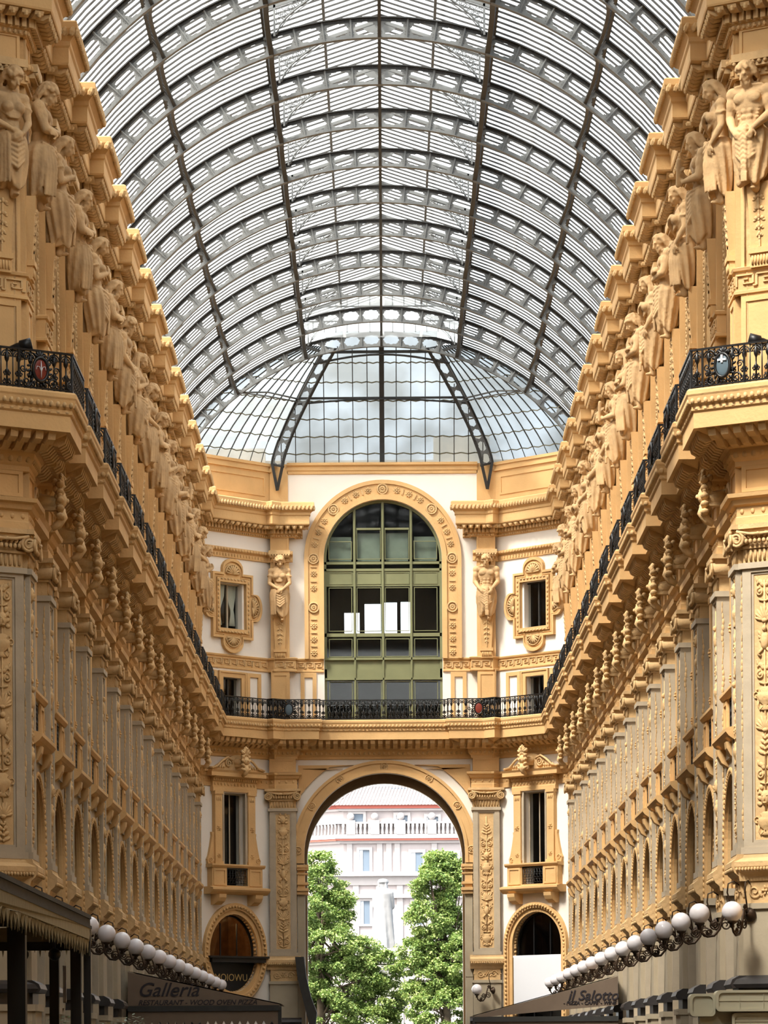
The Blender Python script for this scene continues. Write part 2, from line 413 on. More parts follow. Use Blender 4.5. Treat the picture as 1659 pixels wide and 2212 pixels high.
# ------------------------------------------------------------------ figures (one remeshed body each)
def remesh(mb, name, m, vox, smooth=2):
    o = bpy.data.objects.new('tmp', mb.mesh('tmp', m)); C.objects.link(o)
    r = o.modifiers.new('r', 'REMESH'); r.mode = 'VOXEL'; r.voxel_size = vox
    if smooth: s = o.modifiers.new('s', 'SMOOTH'); s.iterations = smooth; s.factor = .5
    dg = bpy.context.evaluated_depsgraph_get(); me = bpy.data.meshes.new_from_object(o.evaluated_get(dg))
    me.name = name; bpy.data.objects.remove(o)
    me.polygons.foreach_set('use_smooth', [True]*len(me.polygons)); me.materials.clear(); me.materials.append(m); return me
def capsule(mb, p0, p1, r0, r1, n=10):
    p0 = Vector(p0); p1 = Vector(p1); mb.tube([p0, p0.lerp(p1, .5), p1], [r0, (r0+r1)/2*1.04, r1], n); mb.ball(p0, r0, n, 6); mb.ball(p1, r1, n, 6)
def hand(mb, w, d, nrm, sc=1, curl=.6):
    w = Vector(w); d = Vector(d).normalized(); nrm = Vector(nrm); nrm = (nrm-d*nrm.dot(d)).normalized(); s = d.cross(nrm)
    mb.ball(w+d*.075*sc, (.06*sc, .045*sc, .085*sc), 8, 6, Matrix((s, nrm, d)).transposed())
    for i, (o, L) in enumerate(((-.045, .085), (-.016, .1), (.016, .094), (.045, .072))):
        a = w+d*.13*sc+s*o*sc; b = a+(d*cos(curl*.6)-nrm*sin(curl*.6))*L*.6*sc; c = b+(d*cos(curl*1.6)-nrm*sin(curl*1.6))*L*.6*sc
        capsule(mb, a, b, .019*sc, .018*sc, 6); capsule(mb, b, c, .018*sc, .014*sc, 6)
    a = w+d*.05*sc-s*.05*sc; b = a+(d*.6-s*.8-nrm*.2)*.06*sc; capsule(mb, a, b, .022*sc, .02*sc, 6); capsule(mb, b, b+(d-nrm*.4)*.05*sc, .02*sc, .015*sc, 6)
def figure(name, sex, pose, hair, beard=False, veil=False, turn=0.0, seed=1, mtl=None, vox=.019):
    rnd = random.Random(seed); mb = MB(); m = sex == 'm'; yc = -.30
    sh = .40 if m else .345; cz = 1.86
    # torso
    mb.ball((0, yc, 1.62), (.35 if m else .30, .215, .38), 16, 12); mb.ball((0, yc+.02, 1.22), (.285 if m else .235, .19, .36), 14, 10)
    mb.ball((0, yc, .98), (.29, .20, .26), 14, 10); capsule(mb, (-sh*.8, yc, cz-.02), (sh*.8, yc, cz-.02), .125, .125)
    capsule(mb, (-.17, yc+.03, 2.0), (.17, yc+.03, 2.0), .075, .075)
    if m:
        for g in (-1, 1):
            mb.ball((g*.15, yc-.155, 1.70), (.17, .09, .135), 12, 8)
            for k in range(3): mb.ball((g*.07, yc-.17+.005*k, 1.44-.13*k), (.07, .035, .06), 8, 6)
            for k in range(4): mb.ball((g*(.24-.01*k), yc-.09, 1.5-.07*k), (.05, .06, .03), 8, 5)
            capsule(mb, (g*.04, yc-.12, 1.98), (g*.3, yc-.08, 1.97), .03, .035, 6)
    else:
        for g in (-1, 1): mb.ball((g*.135, yc-.18, 1.60), (.13, .125, .125), 12, 8)
        if pose != 'fold':
            for k in range(5): a = .12*k; mb.tube([(-.26, yc-.1, 1.66-.03*k), (-.1, yc-.22, 1.5-.03*k), (.1, yc-.22, 1.5-.03*k), (.26, yc-.1, 1.68-.03*k)], .022, 5)
    # neck and head bowed forward
    hy = yc-.17; hz = 2.19; hx = .03*turn
    capsule(mb, (0, yc+.02, 1.96), (hx*.6, yc-.08, 2.12), .105 if m else .085, .095 if m else .08)
    rot = Matrix.Rotation(turn*.5, 3, 'Z') @ Matrix.Rotation(.52, 3, 'X')
    def H(x, y, z): return Vector((hx, hy, hz)) + rot @ Vector((x, y, z))
    mb.ball(H(0, .02, .04), (.145, .175, .17), 14, 10, rot); mb.ball(H(0, -.05, -.06), (.105, .12, .13), 12, 9, rot)
    mb.ball(H(0, -.11, -.155), (.05, .045, .04), 8, 6, rot); capsule(mb, H(0, -.165, .035), H(0, -.215, -.045), .018, .032, 6)
    capsule(mb, H(-.085, -.135, .05), H(.085, -.135, .05), .03, .03, 6)
    for g in (-1, 1):
        mb.ball(H(g*.055, -.135, .0), (.03, .022, .02), 7, 5, rot); mb.ball(H(g*.075, -.105, -.06), (.045, .045, .04), 8, 5, rot)
        mb.ball(H(g*.145, .02, -.02), (.02, .035, .045), 7, 5, rot)
    mb.ball(H(0, -.165, -.09), (.045, .02, .014), 8, 5, rot); mb.ball(H(0, -.16, -.115), (.036, .02, .014), 8, 5, rot)
    if beard:
        for k in range(34):
            a = rnd.uniform(-1.5, 1.5); t = rnd.random(); mb.ball(H(.1*sin(a)*(1-t*.5), -.06-.09*cos(a)*(1-.3*t), -.12-.17*t), (.032, .032, .045), 6, 5)
    # hair
    if hair == 'curl':
        for k in range(90):
            a = rnd.uniform(0, 2*pi); e = rnd.uniform(.05, 1.5); q = (.16*cos(a)*cos(e), .03+.19*sin(a)*cos(e), .05+.17*sin(e))
            if q[1] < -.1 and q[2] < .1: continue
            mb.ball(H(q[0]*1.12, q[1]*1.12, q[2]*1.1), rnd.uniform(.038, .056), 6, 5)
        for k in range(60):
            a = rnd.uniform(.1, pi-.1); t = rnd.random(); mb.ball(H(.20*cos(a)*(1-.1*t), .06+.19*sin(a), .06-.30*t), .045, 6, 5)
    if hair in ('long', 'curl'):
        for k in range(16):
            a = pi*k/15; x0 = .15*cos(a); y0 = .05+.15*sin(a)
            if hair == 'curl' and k % 2: continue
            pts = [H(x0*.5, y0*.6, .2), H(x0*1.1, y0, .08)]+[H(x0*(1.15+.12*q)+.015*sin(q*2+k), y0+.02*q+.02*cos(q*2+k), .08-.11*q) for q in range(1, 5 if hair == 'long' else 3)]
            mb.tube(pts, [.035]+[.058]*(len(pts)-2)+[.03], 6)
    for k in range(9): a = pi*k/8; mb.tube([H(.02*cos(a), .02, .215), H(.10*cos(a), -.02*sin(a)-.06*(1 if k in (3,4,5) else 0), .19), H(.155*cos(a), -.09*sin(a)+.02, .10)], .035, 6)
    if veil:
        vs = [[], []]
        mb.lathe([(.03, .27), (.15, .24), (.2, .14), (.215, .0), (.25, -.15), (.3, -.3), (.33, -.5), (.02, -.52)], (hx, hy+.07), 20, .12, pi-.12, 1, 1.0, True, hz)
        for k in range(9): a = .1+(pi-.2)*k/8; mb.tube([(hx+.12*cos(a), hy+.07+.1*sin(a), hz+.22), (hx+.21*cos(a), hy+.07+.2*sin(a), hz+.02), (hx+.26*cos(a), hy+.07+.24*sin(a), hz-.2), (hx+.34*cos(a), hy+.07+.3*sin(a), hz-.5)], [.05, .055, .06, .05], 6)
    # arms
    ru = .122 if m else .10
    def arm(g, el, wr, hd, hn, curl=.6):
        S = Vector((g*sh, yc+.01, cz-.02)); E = Vector(el); Wr = Vector(wr)
        mb.ball(S, (ru*1.25, ru*1.25, ru*1.3), 12, 8); capsule(mb, S, E, ru*1.05, ru*.78); mb.ball(S.lerp(E, .45)+Vector((0, -.03, 0)), (ru*.9, ru*.95, ru*1.5), 10, 7)
        mid = E.lerp(Wr, .35); capsule(mb, E, mid, ru*.78, ru*.76); capsule(mb, mid, Wr, ru*.76, ru*.46); hand(mb, Wr, hd, hn, 1.12, curl)
        if not m and pose in ('low', 'chest'):
            e2 = S.lerp(E, .42); ring_pts = [(e2.x+ru*1.1*cos(q*pi/6), e2.y+ru*1.1*sin(q*pi/6), e2.z+.02*sin(q)) for q in range(13)]; mb.tube(ring_pts, .03, 5)
    if pose == 'low':
        arm(-1, (-sh-.07, yc-.05, 1.34), (-.12, yc-.33, 1.12), (1, -.1, -.35), (0, -1, .2)); arm(1, (sh+.07, yc-.05, 1.34), (.13, yc-.36, 1.04), (-1, -.1, -.45), (0, -1, .2))
    elif pose == 'fold':
        arm(-1, (-sh-.06, yc-.14, 1.38), (.13, yc-.36, 1.42), (1, .15, .25), (0, -1, .1)); arm(1, (sh+.06, yc-.14, 1.36), (-.16, yc-.33, 1.31), (-1, .1, .1), (0, -1, .1))
    elif pose == 'belt':
        arm(-1, (-sh-.07, yc+.0, 1.36), (-.27, yc-.24, 1.02), (.55, -.35, -.6), (-.2, -1, 0)); arm(1, (sh+.07, yc-.02, 1.36), (.22, yc-.32, 1.03), (-.35, -.2, -.85), (.3, -1, .1))
    elif pose == 'chest':
        arm(-1, (-sh-.06, yc-.08, 1.34), (-.02, yc-.33, 1.52), (.6, -.05, .75), (0, -1, .1)); arm(1, (sh+.1, yc, 1.36), (sh+.02, yc-.22, .98), (-.2, -.2, -1), (.6, -1, 0))
    elif pose == 'scroll':
        arm(-1, (-sh-.05, yc-.1, 1.34), (-.05, yc-.38, 1.45), (.45, -.4, .6), (0, -1, .1), 1.1); arm(1, (sh+.05, yc-.1, 1.34), (.1, yc-.4, 1.30), (-.8, -.3, .3), (0, -1, .1), 1.1)
        capsule(mb, (-.02, yc-.52, 1.25), (.06, yc-.5, 1.78), .055, .06, 8)
    # skirt of drapery with folds
    N = 44; prof = [(.25, 1.18), (.33, 1.08), (.38, .95), (.39, .75), (.37, .5), (.33, .25), (.285, .04), (.25, 0)]; vs = []; ph = rnd.random()*6; nf = rnd.choice((9, 10, 11))
    for j, (r, z) in enumerate(prof):
        for i in range(N):
            a = 2*pi*i/N; q = (1-z/1.16); tw = ph+1.1*z*(1 if seed % 2 else -1)
            rr = r*(1+(.035+.10*q)*sin(nf*(a+tw*.4))+.05*q*sin(4*a+tw*2)); hem = .10*sin(3*a+ph)*q if z < .2 else 0
            vs.append((rr*cos(a)*1.05, yc+.03+rr*sin(a)*.86, z+hem))
    fs = [(j*N+i, j*N+(i+1)%N, (j+1)*N+(i+1)%N, (j+1)*N+i) for j in range(len(prof)-1) for i in range(N)]+[tuple(range(N))[::-1], tuple((len(prof)-1)*N+i for i in range(N))]
    mb.add(vs, fs)
    for k in range(7):   # swags across the hips
        z = 1.12-.07*k; dz = .16+.05*k; g = 1 if seed % 2 else -1
        mb.tube([(g*-.30, yc-.02, z+.02), (g*-.18, yc-.24, z-dz*.45), (g*.02, yc-.32, z-dz*.8), (g*.2, yc-.25, z-dz*.4), (g*.31, yc-.05, z+.03)], [.03, .038, .042, .036, .03], 6)
    mb.ball((.02, yc-.28, 1.08), (.075, .06, .06), 8, 6)
    if pose == 'belt' or seed % 3 == 0:
        mb.box(-.07, .07, yc-.345, yc-.27, .12, 1.05)
        for k in range(5): mb.box(-.07+.032*k, -.05+.032*k, yc-.35, yc-.29, -.06, .14)
        for k in range(8): mb.tube([(-.05, yc-.35, .22+.1*k), (0, yc-.355, .27+.1*k), (.05, yc-.35, .22+.1*k)], .012, 4)
    else:
        g = rnd.choice((-1, 1))
        for k in range(4): mb.tube([(g*(.16+.05*k), yc-.27+.05*k, 1.05), (g*(.18+.05*k), yc-.33+.06*k, .6), (g*(.16+.06*k), yc-.3+.06*k, .02)], [.03, .045, .035], 6)
    capsule(mb, (.1, yc+.02, -.14), (.1, yc-.02, .1), .09, .1); mb.ball((.1, yc-.09, -.16), (.06, .12, .05), 8, 5)
    return remesh(mb, name, mtl or STAT, vox)
FIG = [('female caryatid with hands crossed low', figure('caryatid_body', 'f', 'low', 'curl', turn=.4, seed=1)),
       ('bare-chested atlant with hands at his belt', figure('caryatid_body', 'm', 'belt', 'curl', beard=True, turn=-.5, seed=2)),
       ('bearded atlant holding a scroll', figure('caryatid_body', 'm', 'scroll', 'long', beard=True, seed=3, turn=-.2)),
       ('bearded atlant with folded arms', figure('caryatid_body', 'm', 'fold', 'long', beard=True, seed=4, turn=.3)),
       ('long-haired caryatid, one hand raised', figure('caryatid_body', 'f', 'chest', 'long', seed=5, turn=.3)),
       ('veiled caryatid, one hand raised', figure('caryatid_body', 'f', 'chest', 'long', veil=True, seed=6, turn=-.3)),
       ('veiled caryatid with folded arms', figure('caryatid_body', 'f', 'fold', 'long', veil=True, seed=7, turn=0.2)),
       ('young atlant with folded arms', figure('caryatid_body', 'm', 'fold', 'curl', seed=8, turn=-.3))]
def Tz(z, y=0, x=0): return Matrix.Translation((x, y, z))
# ------------------------------------------------------------------ facade pieces
def lower_pilaster(hw=.55, seed=0, label='', M=None, ped=True):
    t = thing('pilaster', label, 'pilaster', M, 'tall arabesque pilasters of the lower storeys')
    d = DP; b = MB(); b.box(-hw, hw, -d+.02, 0, 5.9, 11.92)
    slab(b, [rect(-hw, hw, 5.9, 11.92), rect(-hw+.2, hw-.2, 6.12, 11.72)], -d-.05, -d+.03)
    slab(b, [rect(-hw+.2, hw-.2, 6.12, 11.72), rect(-hw+.25, hw-.25, 6.17, 11.67)], -d-.02, -d+.03)
    b.box(-hw-.06, hw+.06, -d-.1, 0, 11.80, 11.92); b.box(-hw-.05, hw+.05, -d-.09, 0, 5.88, 6.02)
    obj('shaft', b, GREY, t, label='grey stone shaft with raised frame')
    b = MB(); b.box(-hw+.25, hw-.25, -d-.005, -d+.02, 6.17, 11.67); b.M = None
    candelabra(b, hw-.27, 6.2, 11.6, -d-.02, seed)
    for g in (-1, 1):                     # carving on the returns
        for k in range(44): leaf(b, 0, 0, 0, 0, 0, 0) if 0 else b.ball((g*(hw+.002), -d*.80+.012*sin(k*1.3), 6.25+k*.125), (.012, .026+.012*sin(k*.7), .075), 6, 4)
    obj('arabesque_relief', b, GOLDL, t, label='golden carved arabesque panel')
    b = MB(); b.box(-hw, hw, -d, 0, 11.92, 12.5)
    for k in range(9): b.tube([(-hw+.08+k*(2*hw-.16)/8, -d-.005, 11.97), (-hw+.08+k*(2*hw-.16)/8, -d-.005, 12.2)], .035, 5)
    b.box(-hw-.05, hw+.05, -d-.06, 0, 12.22, 12.27); b.box(-hw-.2, hw+.2, -d-.16, 0, 12.62, 12.72); b.box(-hw-.12, hw+.12, -d-.1, 0, 12.5, 12.62)
    for g in (-1, 1):
        for y in (-d-.17,):
            scroll(b, g*(hw+.06), 12.4, .17, y, .04, 2.1, g, pi/2, 6); b.tube([(g*(hw+.06), y+.02, 12.4), (g*(hw+.06), -.02, 12.4)], .13, 10)
        b.tube([(g*(hw+.06), -d-.17, 12.57), (g*.25, -d-.19, 12.50), (0, -d-.19, 12.49)], .035, 6)
        for k in range(5): leaf(b, g*(.05+.1*k), 12.42-.01*k, -d-.14, .14, .08, pi/2-g*(.4+.1*k), .04)
    for k in range(8): b.ball((-.36+.103*k, -d-.13, 12.36), (.045, .05, .06), 7, 5)
    obj('capital', b, GOLDL, t, label='ionic capital with corner volutes')
    b = MB(); b.box(-hw, hw, -d-.02, 0, 13.38, 13.95)
    slab(b, [rect(-hw, hw, 13.40, 13.94), rect(-hw+.1, hw-.1, 13.48, 13.86)], -d-.05, -d-.01)
    obj('frieze_block', b, GOLD, t)
    if ped:
        b = MB(); P = [(-.1, 5.32), (d+.03, 5.32), (d+.05, 5.42), (d+.14, 5.5), (d+.2, 5.62), (d+.2, 5.72), (d+.1, 5.8), (d+.08, 5.88), (-.1, 5.88)]
        b.extr(P, -hw-.16, hw+.16); b.box(-hw, hw, -d, 0, 4.85, 5.35)
        for g in (-1, 1):
            scroll(b, g*.28, 5.1, .15, -d-.01, .028, 1.4, g, 0); leaf(b, g*.1, 4.98, -d-.01, .16, .08, pi/2-g*.6)
            scroll(b, g*(hw+.01), 5.1, .02, -d-.01, .02, 1)
            for k in range(3): b.ball((g*(hw+.005), -.08-.1*k, 5.1), (.02, .05, .14), 6, 4)
        for k in range(18): b.ball((-hw-.1+k*(2*hw+.2)/17, -d-.18, 5.56), (.032, .05, .05), 6, 4)
        rosette(b, 0, 5.12, -d-.01, .13, 6)
        obj('pedestal_cornice', b, GOLDL, t)
        b = MB(); b.box(-hw-.03, hw+.03, -d-.04, 0, 3.35, 4.86); b.box(-hw-.07, hw+.07, -d-.09, 0, 4.74, 4.85)
        obj('plinth', b, BEIGE, t)
        b = MB(); b.extr([(-.1, 3.1), (d+.2, 3.1), (d+.24, 3.18), (d+.2, 3.28), (d+.06, 3.36), (-.1, 3.36)], -hw-.18, hw+.18); b.box(-hw-.06, hw+.06, -d-.06, 0, 2.86, 3.12)
        obj('torus_base', b, BASALT, t)
        b = MB(); b.box(-hw-.1, hw+.1, -d-.12, 0, 0, 2.72); b.box(-hw-.14, hw+.14, -d-.17, 0, 2.72, 2.86)
        obj('footing', b, BEIGE, t)
    return t
def upper_pilaster(label, M, hw=.42, side=True):
    t = thing('upper_pilaster', label, 'pilaster', M, 'pilasters behind the statues'); d = DP
    b = MB(); b.box(-hw, hw, -d, 0, 18.02, 23.05); slab(b, [rect(-hw, hw, 22.45, 23.03), rect(-hw+.07, hw-.07, 22.52, 22.96)], -d-.03, -d+.01); b.box(-hw, hw, -d-.02, 0, 15.45, 17.55)
    slab(b, [rect(-hw+.05, hw-.05, 15.6, 17.45), rect(-hw+.13, hw-.13, 15.7, 17.35)], -d-.05, -d-.01)
    obj('shaft', b, GOLD, t)
    b = MB(); P = [(.30, 19.72), (.20, 18.35)]
    b.add([(-.27,-d-.20,19.75),(.27,-d-.20,19.75),(.30,-d+.02,19.75),(-.30,-d+.02,19.75),(-.2,-d-.11,18.4),(.2,-d-.11,18.4),(.2,-d+.02,18.4),(-.2,-d+.02,18.4)],
          [(0,1,2,3),(7,6,5,4),(0,4,5,1),(1,5,6,2),(2,6,7,3),(3,7,4,0)])
    b.box(-.26, .26, -d-.17, -d+.02, 18.3, 18.42); b.box(-.23, .23, -d-.12, -d+.02, 18.02, 18.32)
    for k in range(6): b.tube([(-.17+.068*k, -d-.125, 18.08), (-.17+.068*k, -d-.125, 18.26)], .028, 5)
    obj('tapering_pedestal', b, GOLD, t)
    b = MB()
    for k, (z, s) in enumerate(((19.45, 1), (19.22, .9), (19.02, 1.0), (18.84, .7), (18.68, .5))):
        y = -d-.20+.067*(19.75-z); b.box(-.02, .02, y-.02, y+.03, z-.25, z+.02)
        for g in (-1, 1): b.ball((g*.07*s, y, z), (.055*s, .04, .045), 6, 5); leaf(b, g*.02, z, y, .14*s, .06, -g*.5+(0 if g > 0 else pi))
        b.ball((0, y-.01, z+.03), (.04, .04, .06), 6, 5)
    obj('carved_pendant', b, GOLDL, t)
    b = MB(); b.box(-hw-.02, hw+.02, -d-.22, 0, 22.16, 22.3); b.box(-hw-.06, hw+.06, -d-.28, 0, 22.28, 22.44)
    for k in range(8): b.ball((-hw+k*2*hw/7, -d-.25, 22.24), (.05, .05, .045), 6, 4)
    obj('cap_block', b, GOLDL, t)
    if side:
        b = MB()
        for g in (-1, 1):
            b.box(g*(hw+.02)-.01, g*(hw+.28)+.01, -.16, 0, 15.5, 22.3) if g > 0 else b.box(-hw-.29, -hw-.01, -.16, 0, 15.5, 22.3)
            z = 18.15
            while z < 22.1: b.ball((g*(hw+.15), -.18, z), (.085, .05, .075), 7, 5); leaf(b, g*(hw+.15), z+.06, -.2, .12, .07, pi/2+g*.5, .03); z += .19
            for q in (hw+.04, hw+.26): b.tube([(g*q, -.18, 18.05), (g*q, -.18, 22.25)], .025, 5)
        obj('carved_strip', b, GOLDL, t)
    return t
def aedicule(label, M, glass=True):
    t = thing('pedimented_window', label, 'window', M, 'pedimented windows above the arches')
    for g in (-1, 1):
        b = MB(); x = sorted((g*.72, g*1.1)); b.box(x[0], x[1], -.2, 0, 9.55, 12.5); b.box(x[0]-.04, x[1]+.04, -.24, 0, 12.38, 12.52); b.box(x[0]-.03, x[1]+.03, -.23, 0, 9.55, 9.68)
        rosette(b, g*.91, 11.0, -.21, .13, 6); rosette(b, g*.91, 9.9, -.21, .11, 6)
        for k in range(3): b.ball((g*.91+(k-1)*.09, -.21, 12.2), (.04, .03, .09), 6, 5)
        Q = [(g*1.1, 9.56), (g*1.42, 9.56), (g*1.46, 9.75), (g*1.38, 9.9), (g*1.28, 10.3), (g*1.2, 10.7), (g*1.22, 10.85), (g*1.1, 10.85)]
        slab(b, [Q if g > 0 else Q[::-1]], -.12, 0); scroll(b, g*1.29, 9.74, .12, -.13, .025, 1.5, g)
        obj('jamb_pilaster', b, GOLD, t)
    b = MB(); slab(b, [rect(-.72, .72, 9.5, 12.62), rect(-.575, .575, 9.55, 12.45)], -.13, 0); slab(b, [rect(-.64, .64, 9.52, 12.54), rect(-.575, .575, 9.55, 12.45)], -.16, -.1)
    obj('inner_frame', b, GREY, t, label='grey stone inner frame')
    b = MB(); b.extr([(0, 12.5), (.2, 12.5), (.2, 12.66), (.17, 12.68), (.17, 12.9), (.22, 12.92), (.22, 13.02), (.3, 13.06), (.42, 13.1), (.42, 13.24), (.46, 13.3), (0, 13.32)], -1.2, 1.2)
    b.extr([(0, 13.1), (.44, 13.1), (.44, 13.25), (.5, 13.34), (0, 13.36)], -1.5, 1.5)
    for k in range(22): b.box(-1.13+.105*k, -1.07+.105*k, -.27, -.1, 12.93, 13.02)
    for k in range(13): b.ball((-1.08+.18*k, -.18, 12.8), (.05, .03, .07), 6, 5)
    obj('entablature', b, GOLD, t)
    b = MB(); N = 20; top = []
    for i in range(N+1):
        u = -1+2*i/N; top.append((u*1.4, 13.38+.56*(cos(u*pi)*.5+.5)**1.1+.05))
    slab(b, [[(-1.4, 13.36)]+[(1.4, 13.36)]+top[::-1]], -.3, 0)
    for g in (-1, 1):
        scroll(b, g*.48, 13.64, .2, -.34, .045, 1.7, -g, 0); b.tube([(g*1.42, -.34, 13.42), (g*1.15, -.35, 13.47), (g*.85, -.36, 13.72), (g*.55, -.36, 13.88), (g*.28, -.36, 13.76)], .05, 6)
        for k in range(5): leaf(b, g*(.75+.12*k), 13.42, -.33, .15, .08, pi/2+g*.5, .04)
        b.ball((g*1.42, -.3, 13.42), (.09, .16, .06), 8, 5)
    obj('pediment', b, GOLDL, t)
    b = MB(); b.M = Matrix.Translation((0, -.42, 0)); b.ball((0, -.42, 13.72), (.15, .14, .18), 10, 8); b.ball((0, -.56, 13.71), (.03, .05, .05), 6, 5)
    b.ball((0, -.36, 13.98), (.12, .12, .12), 8, 6); b.tube([(0, -.38, 13.5), (0, -.45, 13.35), (0, -.36, 13.2), (0, -.22, 13.12)], [.13, .12, .1, .07], 7); [leaf(b, g*.08, 13.3+.17*q, -.42, .2, .12, pi/2-g*.9, .1) for g in (-1, 1) for q in range(5)]; [b.ball((g*.1, -.45+.03*q, 13.35+.15*q), (.07, .08, .08), 6, 5) for g in (-1, 1) for q in range(6)]; b.tube([(0, -.4, 14.1), (0, -.5, 14.2), (0, -.42, 14.3)], [.07, .05, .02], 6)
    b.tube([(0, .42, 13.62), (0, .1, 13.72), (0, -.3, 13.66)], [.2, .17, .15], 10)
    for k in range(14): a = -.4+(pi+.8)*k/13; b.ball((.17*cos(a), -.42, 13.78+.2*sin(a)), .06, 6, 5)
    for k in range(5): leaf(b, 0, 13.98, -.44, .34-.03*abs(k-2), .1, pi/2+(k-2)*.35, .06)
    for g in (-1, 1): leaf(b, g*.05, 14.05, -.42, .2, .1, pi/2-g*1.2, .05)
    b.box(-.12, .12, -.4, .4, 13.5, 13.8); b.ball((0, -.42, 14.22), (.05, .05, .09), 6, 5); b.M = None
    obj('crest', b, GOLDL, t, label='projecting carved crest with a mask')
    b = MB()
    for g in (-1, 1):
        x = sorted((g*.58, g*1.38)); b.box(x[0], x[1], -.3, 0, 8.62, 9.44); slab(b, [rect(x[0]+.06, x[1]-.06, 8.7, 9.38), rect(x[0]+.15, x[1]-.15, 8.78, 9.3)], -.33, -.29)
        b.extr([(-.01, 7.92), (.2, 7.92), (.42, 8.05), (.5, 8.2), (.52, 8.34), (-.01, 8.34)], min(g*.8, g*1.2), max(g*.8, g*1.2))
        scroll(b, g*1.0, 8.05, .08, -.35, .02, 1)
    b.extr([(0, 8.34), (.36, 8.34), (.5, 8.44), (.56, 8.52), (.56, 8.6), (.36, 8.64), (0, 8.64)], -1.58, 1.58); b.extr([(0, 9.42), (.34, 9.42), (.4, 9.5), (.4, 9.56), (0, 9.56)], -1.46, 1.46)
    b.box(-.6, .6, -.3, -.2, 8.62, 8.7)
    obj('balconette', b, GOLD, t)
    b = MB(); b.box(-.58, .58, -.27, -.24, 8.68, 8.72); b.box(-.58, .58, -.27, -.24, 9.36, 9.42)
    for k in range(8):
        x = -.52+.15*k; b.tube([(x, -.255, 8.7), (x, -.255, 9.4)], .014, 4)
        if k < 7:
            for z in (8.85, 9.05, 9.25): ring(b, x+.075, z, -.255, .07, .013, 10, 4)
    obj('grille', b, IRON, t, label='black iron grille')
    b = MB(); b.box(-.575, .575, .2, .22, 9.55, 12.45); obj('pane', b, GWIN, t)
    b = MB()
    for x in (-.575, -.02, .535): b.box(x, x+.04, .16, .2, 9.55, 12.45)
    b.box(-.575, .575, .16, .2, 12.40, 12.45); obj('sash', b, GREY, t)
    return t
def ground_arch(label, M, circle=False, side=False):
    t = thing('round_window' if circle else 'arched_opening', label, 'window', M, 'round headed openings at street level'); zc = 5.98 if circle else 6.25; ZS = 1.18 if circle else 1
    N = 36
    if side:
        b = MB(); slab(b, [rect(-1.82, 1.82, 2.9, 8.30), semi(1.52, 2.91, zc)], -.27, 0); slab(b, [rect(-1.82, 1.82, 8.1, 8.34)], -.33, -.2)
        
        for g in (-1, 1): x = sorted((g*1.5, g*1.62)); b.box(x[0], x[1], -.28, .3, 0, 5.34); b.box(min(g*1.4, g*1.64), max(g*1.4, g*1.64), -.32, .3, 5.2, 5.36)
        obj('stone_panel', b, GREY, t, label='grey stone panel around the arch')
        b = MB(); slab(b, [semi(1.62, 5.35, zc)+semi(1.5, 5.35, zc)[::-1]], -.31, .3); slab(b, [semi(1.5, 5.35, zc)+semi(1.46, 5.35, zc)[::-1]], -.24, -.16); slab(b, [semi(1.5, 5.35, zc)+semi(1.45, 5.35, zc)[::-1]], .02, .1); slab(b, [semi(1.5, 5.35, zc)+semi(1.38, 5.35, zc)[::-1]], .2, .3)
        def P(q, r):
            L = .85+pi*r+.85; s_ = q*L
            if s_ < .85: return (-r, zc-.85+s_, 0)
            if s_ > .85+pi*r: return (r, zc-(s_-.85-pi*r), 0)
            a = pi-(s_-.85)/r; return (r*cos(a), zc+r*sin(a), a)
        for k in range(50): x, z, a = P(k/49, 1.585); b.ball((x, -.32, z), (.04, .035, .062), 6, 4)
        for k in range(40): x, z, a = P(k/39, 1.485); b.ball((x, -.07, z), (.035 if z < zc else .05, .055, .07 if z < zc else .05), 6, 4); b.ball((x, .15, z), (.03, .035, .05), 6, 4)
        obj('archivolt', b, GOLD, t, label='rope moulded arch surround')
        b = MB(); slab(b, [semi(1.5, 3.0, zc)], .3, .32); obj('pane', b, GWIN, t)
        b = MB()
        for x in (-.5, .45): b.box(x, x+.05, .26, .3, 3, zc+1.3)
        b.box(-1.4, 1.4, .22, .3, 5.62, 5.72); obj('sash', b, BLACK, t); return t
    def ringp(r0, r1, y0, y1, b):
        if circle: slab(b, [[(r1*cos(2*pi*i/N), zc+r1*ZS*sin(2*pi*i/N)) for i in range(N)], [(r0*cos(2*pi*i/N), zc+r0*ZS*sin(2*pi*i/N)) for i in range(N)]], y0, y1)
        else: slab(b, [semi(r1, .02, zc)+semi(r0, .02, zc)[::-1]], y0, y1)
    b = MB(); ringp(1.34, 1.5, -.08, .4, b); ringp(1.5, 1.7, -.16, 0, b); ringp(1.62, 1.72, -.2, -.1, b)
    a0, a1 = (0, 2*pi) if circle else (0, pi); K = 60 if circle else 32
    for k in range(K+1): a = a0+(a1-a0)*k/K; b.ball((1.6*cos(a), -.2, zc+ZS*1.6*sin(a)), (.075, .06, .05), 6, 4, Matrix.Rotation(-a+.7, 3, 'Y'))
    for k in range(K+1): a = a0+(a1-a0)*k/K; b.ball((1.335*cos(a), .12, zc+ZS*1.335*sin(a)), (.04, .09, .06), 6, 4, Matrix.Rotation(-a, 3, 'Y'))
    if not circle:
        for g in (-1, 1):
            for k in range(18): b.ball((g*1.6, -.2, zc-.1-.17*k), (.05, .05, .08), 6, 4); b.ball((g*1.335, .12, zc-.1-.17*k), (.04, .09, .075), 6, 4)
    obj('archivolt', b, GOLD, t, label='rope moulded surround')
    b = MB()
    if circle: b.plate([[(1.34*cos(2*pi*i/N), zc+1.34*ZS*sin(2*pi*i/N)) for i in range(N)]], lambda u, v, s: (u, .3 if s == 0 else .32, v))
    else: slab(b, [semi(1.34, 3.0, zc)], .3, .32)
    obj('pane', b, GWIN, t)
    b = MB()
